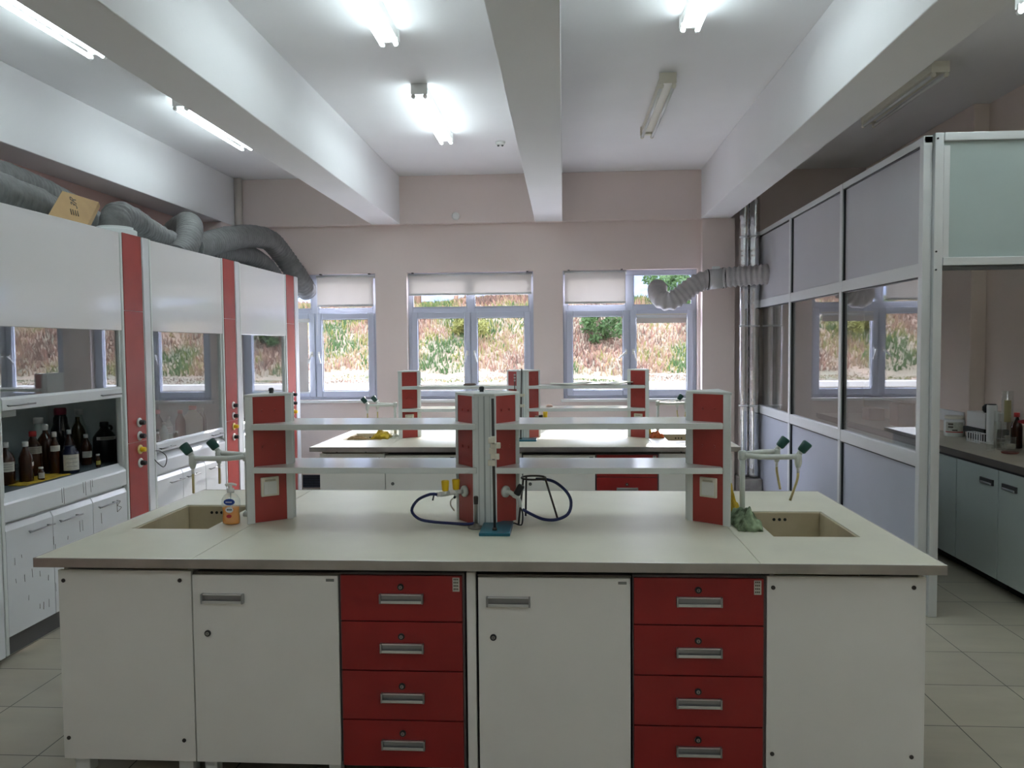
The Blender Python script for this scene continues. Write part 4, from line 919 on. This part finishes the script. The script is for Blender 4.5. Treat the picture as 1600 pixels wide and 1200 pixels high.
wraplab(3.36, 7.17, .9, .0836, -2.9, -1.1, .036, .044, CAPR, t, 'label_stripe')
t = thing('foam_box', 'white box standing on a dark tray on the side room worktop', 'box', (3.47, 6.88, .9))
MB().box(3.40, 3.57, 6.74, 7.04, 1.00, 1.13).build('box_body', CAPW, t, .004)
one(MB().box(3.38, 3.58, 6.72, 7.06, .955, .998).box(3.40, 3.56, 6.74, 7.04, .90, .955), 'dark_tray', DARK, 'dark tray under the white box on the side room worktop', 'tray', bevel=.004)
t = thing('paper_roll', 'white upright paper cylinder on the side room worktop', 'roll', (3.38, 6.60, .9))
MB().lathe((3.38, 6.60, .9), [(.036, 0), (.038, .004), (.038, .305), (.032, .31)], 22).build('roll_body', CAPW, t)
MB().lathe((3.38, 6.60, 1.21), [(.03, 0), (.03, .006)], 16).build('roll_top', DGREY, t)
one(MB().lathe((3.455, 6.80, 1.131), [(.03, 0), (.045, .02), (.045, .05), (.025, .07)], 16), 'black_bulb', BLACK, 'black rubber bulb on top of the white box in the side room', 'bulb')
t = thing('test_tube_rack', 'small white wire test tube rack on the side room worktop', 'rack', (3.36, 6.82, .9))
w = MB()
for x in (3.29, 3.345):
    for z in (.905, .975): w.box(x - .003, x + .003, 6.60, 6.80, z, z + .006)
    for k in range(6): w.box(x - .003, x + .003, 6.60 + k * .039, 6.606 + k * .039, .9, .98)
w.box(3.29, 3.345, 6.60, 6.605, .975, .981); w.box(3.29, 3.345, 6.795, 6.80, .975, .981); w.build('rack_frame', CAPW, t)
def gcyl(x, y, r, h, l, cat='glass', name='glass_cylinder', base=True, fill=None):
    t = thing(name, l, cat, (x, y, .9))
    MB().lathe((x, y, .905), [(r, 0), (r, h), (r * 1.08, h + .003)], 18).build('glass_wall', LGLASS, t)
    if base: MB().lathe((x, y, .9), [(r * 1.7, 0), (r * 1.7, .006), (r, .012)], 18).build('foot', LGLASS, t)
    if fill: MB().lathe((x, y, .906), [(r * .9, 0), (r * .9, h * fill[0])], 16).build('contents', fill[1], t)
    return t
gcyl(3.45, 6.51, .040, .42, 'tall wide measuring cylinder with yellowish scale on the side room worktop', 'measuring cylinder')
wraplab(3.45, 6.51, .905, .041, -2.6, -1.4, .18, .35, mat('yellow_scale', (.45, .40, .20), .6), bpy.data.objects['glass_cylinder'])
gcyl(3.34, 6.44, .022, .27, 'slim measuring cylinder left of the tall wide one, side room', 'measuring cylinder')
gcyl(3.28, 6.32, .024, .20, 'short measuring cylinder before the tall wide one, side room', 'measuring cylinder')
gcyl(3.25, 6.20, .035, .08, 'glass beaker before the amber bottle, left one, side room', 'beaker', 'beaker', False)
gcyl(3.34, 6.26, .04, .09, 'glass beaker before the amber bottle, right one, side room', 'beaker', 'beaker', False, (.4, mat('pale_residue', (.55, .5, .4), .5)))
gcyl(3.16, 6.18, .028, .06, 'small glass beaker nearest the worktop edge, side room', 'beaker', 'beaker', False)
bottle(3.43, 6.34, .9, .040, .27, .013, AMBER, CAPR, 'amber bottle with red cap on the side room worktop', capr=.02)
bottle(3.46, 6.17, .9, .045, .20, .018, MILK, CAPR, 'plastic bottle with red cap at the right frame edge, side room', capr=.03)
t = thing('red_funnel', 'dark red funnel lying beside the amber bottle, side room', 'funnel', (3.40, 6.17, 1.10))
MB().tube([(3.34, 6.16, 1.12), (3.38, 6.13, 1.12), (3.41, 6.11, 1.12)], [.008, .02, .035], 14).build('cone', CAPR, t)
MB().lathe((3.39, 6.09, .9), [(.03, 0), (.03, .20)], 14).build('holder', CAPW, t)
t = thing('petri_dish', 'dark red dish on the side room worktop edge', 'dish', (3.22, 6.03, .9))
MB().lathe((3.22, 6.03, .9), [(.05, 0), (.055, .004), (.06, .012)], 20).build('dish', mat('dark_red_dish', (.14, .02, .01), .3), t)
for x, y, h, l in ((3.28, 8.05, .22, 'brown carton seen through the partition glass on the side worktop'), (3.25, 8.7, .12, 'low brown carton at the far end of the side worktop')):
    one(MB().box(x - .08, x + .08, y - .1, y + .1, .90, .90 + h), 'carton', mat('brown_carton', (.30, .18, .13), .8), l, 'box', bevel=.003)
one(MB().box(3.18, 3.26, 7.3, 7.36, .9, 1.06), 'folded_card', WHITEP, 'pale folded card standing left of the white tub, side room', 'card', bevel=.003)

# ================================================================ OUTDOORS
struct(MB().box(-30, 30, 9.95, 16.2, -.4, -.1), 'terrain_paving', PAVE)
t = thing('retaining_wall', 'low pale concrete retaining wall at the foot of the slope outside', 'wall', (0, 16.1, -.1))
MB().box(-30, 30, 16.0, 16.3, -.1, .84).build('wall_body', CONC, t)
MB().box(-30, 30, 15.94, 16.4, .86, .97).build('coping', mat('coping_concrete', (.20, .19, .17), .9, var=.12, vscale=4), t, .01)
MB().box(-30, 30, 16.02, 16.3, .84, .86).build('joint', mat('joint_mortar', (.35, .32, .28), .9), t)  # mortar joint, paler than the concrete around it
def hz(x, y):
    d = max(0, y - 16.3)
    cap = 2.85 if x < .6 else 2.65 if x > 1.4 else 2.85 - .2 * (x - .6) / .8
    base = .93 + .10 * min(d, 1.5) + max(0, d - 1.2) * .62
    base = base if base < cap - .3 else cap - .3 + .3 * (1 - math.exp(-(base - cap + .3) / .3))
    return base + .35 * noise.noise(Vector((x * .35, y * .35, 0))) * min(1, d / 3) + .1 * noise.noise(Vector((x * 1.3, y * 1.3, 5))) * min(1, d)
nx, ny = 110, 50; vs = []; fs = []
for j in range(ny + 1):
    for i in range(nx + 1):
        x = -24 + 48 * i / nx; y = 16.3 + 13 * j / ny; vs.append((x, y, hz(x, y)))
for j in range(ny):
    for i in range(nx): a = j * (nx + 1) + i; fs.append((a, a + 1, a + nx + 2, a + nx + 1))
SOIL = mat('slope_soil', (.12, .08, .05), .95, col2=(.06, .055, .03), vscale=1.3)
o = MB().add(vs, fs, True).build('hillside', SOIL); o['kind'] = 'structure'
vs = []; fs = []; nx, ny = 90, 16      # added ridge; its blue tone stands in for hazy sky
for j in range(ny + 1):
    for i in range(nx + 1):
        x = -70 + 140 * i / nx; v = j / ny; y = 46 + 30 * v
        vs.append((x, y, 1 + (11.0 + 2.2 * noise.noise(Vector((x * .06, 1, 0)))) * math.sin(v * math.pi * .5) + .8 * noise.noise(Vector((x * .4, y * .4, 3)))))
for j in range(ny):
    for i in range(nx): a = j * (nx + 1) + i; fs.append((a, a + 1, a + nx + 2, a + nx + 1))
o = MB().add(vs, fs, True).build('added_ridge', mat('sky_haze_blue', (.050, .062, .095), .95, col2=(.018, .026, .038), vscale=.9)); o['kind'] = 'structure'
def blades(name, count, cols, ysz, hgt, seed, label, xr=(-13, 9), yr=(16.5, 25), curve=1.0, wd=.018, dens=None):
    rs = np.random.RandomState(seed); V = []; Fc = []; mi = []
    k = 0
    while k < count:
        x = rs.uniform(*xr); y = rs.uniform(*yr); 
        n1 = noise.noise(Vector((x * .55, y * .55, 3))); n2 = noise.noise(Vector((x * 1.6, y * 1.6, 8)))
        z = hz(x, y) - .03; h = hgt * rs.uniform(.5, 1.3) * (.35 if y < 17.6 else 1)
        a = rs.uniform(0, 6.283); lean = rs.uniform(0, .55) * h * curve; ww = wd * rs.uniform(.6, 1.4)
        px, py = math.cos(a) * ww, math.sin(a) * ww; lx, ly = rs.uniform(-1, 1) * lean, rs.uniform(-1, .4) * lean
        b = len(V); V += [(x - px, y - py, z), (x + px, y + py, z), (x + lx * .5 + px * .6, y + ly * .5, z + h * .62), (x + lx * 1.3, y + ly * 1.3, z + h)]
        Fc += [(b, b + 1, b + 2), (b, b + 2, b + 3)]
        g = n1 + .6 * n2 + rs.uniform(-.28, .28) + (.45 if y < 17.3 else 0) * 0
        m_ = 0 if g < -.36 else 1 if g < -.18 else 2 if g < .10 else 3 if g < .36 else 4
        mi += [m_, m_]; k += 1
    me = bpy.data.meshes.new(name); me.from_pydata(V, [], Fc)
    for c in cols: me.materials.append(c)
    me.polygons.foreach_set('material_index', mi)
    o = bpy.data.objects.new(name, me); C.objects.link(o); o['label'] = label; o['category'] = 'grass'; o['kind'] = 'stuff'
    return o
def leafm(n, c):
    m = mat(n, c, .7, spec=.2); nt = m.node_tree; b = nt.nodes['Principled BSDF']; t = nt.nodes.new('ShaderNodeBsdfTranslucent'); t.inputs[0].default_value = (*c, 1)
    x = nt.nodes.new('ShaderNodeMixShader'); x.inputs[0].default_value = .45; nt.links.new(b.outputs[0], x.inputs[1]); nt.links.new(t.outputs[0], x.inputs[2]); nt.links.new(x.outputs[0], nt.nodes['Material Output'].inputs[0]); return m
LG_, LY, LS, LP, LB = leafm('leaf_green', (.035, .065, .02)), leafm('leaf_yellow_green', (.115, .115, .03)), leafm('straw', (.175, .125, .07)), leafm('pink_straw', (.155, .085, .06)), leafm('brown_stalk', (.075, .047, .033))
LD = leafm('leaf_dark_green', (.03, .055, .035)); LBL = leafm('leaf_hazy_green', (.055, .085, .075))  # LBL carries the haze of distance in its leaf colour
blades('dry_grass', 110000, [LG_, LY, LS, LP, LB], 0, .15, 3, 'dry straw and green grass covering the slope outside the windows')
def shrub(x, y, r, h, m, label, nl=2200, seed=0, ls=.06, trunk=True, tall=False):
    rs = np.random.RandomState(seed); z0 = hz(x, y)
    t = thing('tree' if tall else 'shrub', label, 'tree' if tall else 'shrub', (x, y, z0 - .05), 'trees and shrubs on the slope')
    if trunk:
        w = MB(); top = z0 + h * .8
        w.tube([(x, y, z0 - .15), (x + .05, y, z0 + h * .4), (x + .02, y, top)], [.07 * (h / 3), .05 * (h / 3), .015], 8)
        for k in range(7):
            a = rs.uniform(0, 6.28); zz = z0 + h * rs.uniform(.35, .7); w.tube([(x + .03, y, zz), (x + math.cos(a) * r * .8, y + math.sin(a) * r * .8, zz + h * .2)], [.02, .006], 5)
        w.build('trunk', leafm('bark', (.26, .17, .12)), t)
    V = []; Fc = []; cl = [(rs.uniform(-1, 1) * r * .75, rs.uniform(-1, 1) * r * .75, rs.uniform(.35 if trunk else .1, .95) * h, rs.uniform(.25, .5) * r) for _ in range(12)]
    for k in range(nl):
        cx, cy, cz, cr = cl[rs.randint(len(cl))]; d = rs.normal(size=3); d /= np.linalg.norm(d); q = cr * rs.uniform(.4, 1.05)
        p = np.array([x + cx, y + cy, z0 + cz]) + d * q * np.array([1, 1, .8]); a = rs.normal(size=3); a /= np.linalg.norm(a); b = np.cross(a, rs.normal(size=3)); b /= np.linalg.norm(b)
        s_ = ls * rs.uniform(.5, 1.3); i0 = len(V); V += [tuple(p - a * s_), tuple(p + b * s_ * .4), tuple(p + a * s_), tuple(p - b * s_ * .4)]; Fc.append((i0, i0 + 1, i0 + 2, i0 + 3))
    w = MB().add(V, Fc); w.build('foliage', m, t)
shr = [(-5.7, 19.6, .75, 2.6, LY, 'yellow-green young tree outside the leftmost window', 3),
       (-6.9, 19.3, .8, 1.9, LG_, 'mid-green shrub at the left edge of the leftmost window view', 4),
       (-2.75, 20.6, 1.0, 2.6, LG_, 'green shrub outside the middle window, left sash', 5),
       (-1.35, 21.2, 1.15, 3.0, LBL, 'grey-green bushy tree outside the middle window, right sash', 6),
       (-4.0, 22.2, 1.4, 3.2, LD, 'dark green tree high on the slope left of the middle window', 7),
       (-.4, 22.6, 1.3, 3.0, LD, 'dark green tree high on the slope between middle and right windows', 8),
       (1.0, 21.6, 1.0, 1.9, LBL, 'pale grey-green shrub high on the slope, right window left sash', 9),
       (2.6, 20.2, .6, 1.0, LG_, 'small green bush outside the right window, right sash', 10),
       (3.6, 22.0, 1.2, 2.4, LBL, 'grey-green tree beyond the right edge of the right window', 11),
       (-2.2, 18.6, .5, .8, LY, 'low yellow-green bush just above the retaining wall', 12),
       (.9, 18.9, .45, .7, LG_, 'low green bush on the lower slope outside the right window', 13),
       (-2.2, 23.5, 1.6, 3.6, LBL, 'tall grey-green tree at the top of the slope behind the middle window', 14),
       (1.8, 24.0, 1.6, 3.4, LBL, 'tall grey-green tree at the top of the slope behind the right window', 15),
       (-6.5, 23.0, 1.7, 3.8, LD, 'tall dark tree at the top of the slope behind the leftmost window', 16),
       (-4.6, 25.0, 1.6, 3.0, LBL, 'hazy tree on the crest seen left through the middle window upper pane', 31), (.4, 25.5, 1.5, 2.8, LBL, 'hazy tree on the crest between middle and right windows', 32), (3.9, 25.2, 1.4, 2.2, LBL, 'hazy tree on the crest at the right window upper right pane', 33), (-3.2, 26.5, 1.8, 3.4, LBL, 'farthest hazy tree behind the middle window', 34),
       (-9.0, 21.5, 1.5, 3.0, LG_, 'green tree far left on the slope', 17), (5.8, 21.5, 1.5, 3.0, LG_, 'green tree far right on the slope', 18)]
for x, y, r, h, m, l, s in shr: shrub(x, y, r, h, m, l, nl=int(1300 + 1300 * r), seed=s, ls=.055 + .03 * (r > 1), tall=(h > 2.3), trunk=h > 1.2)
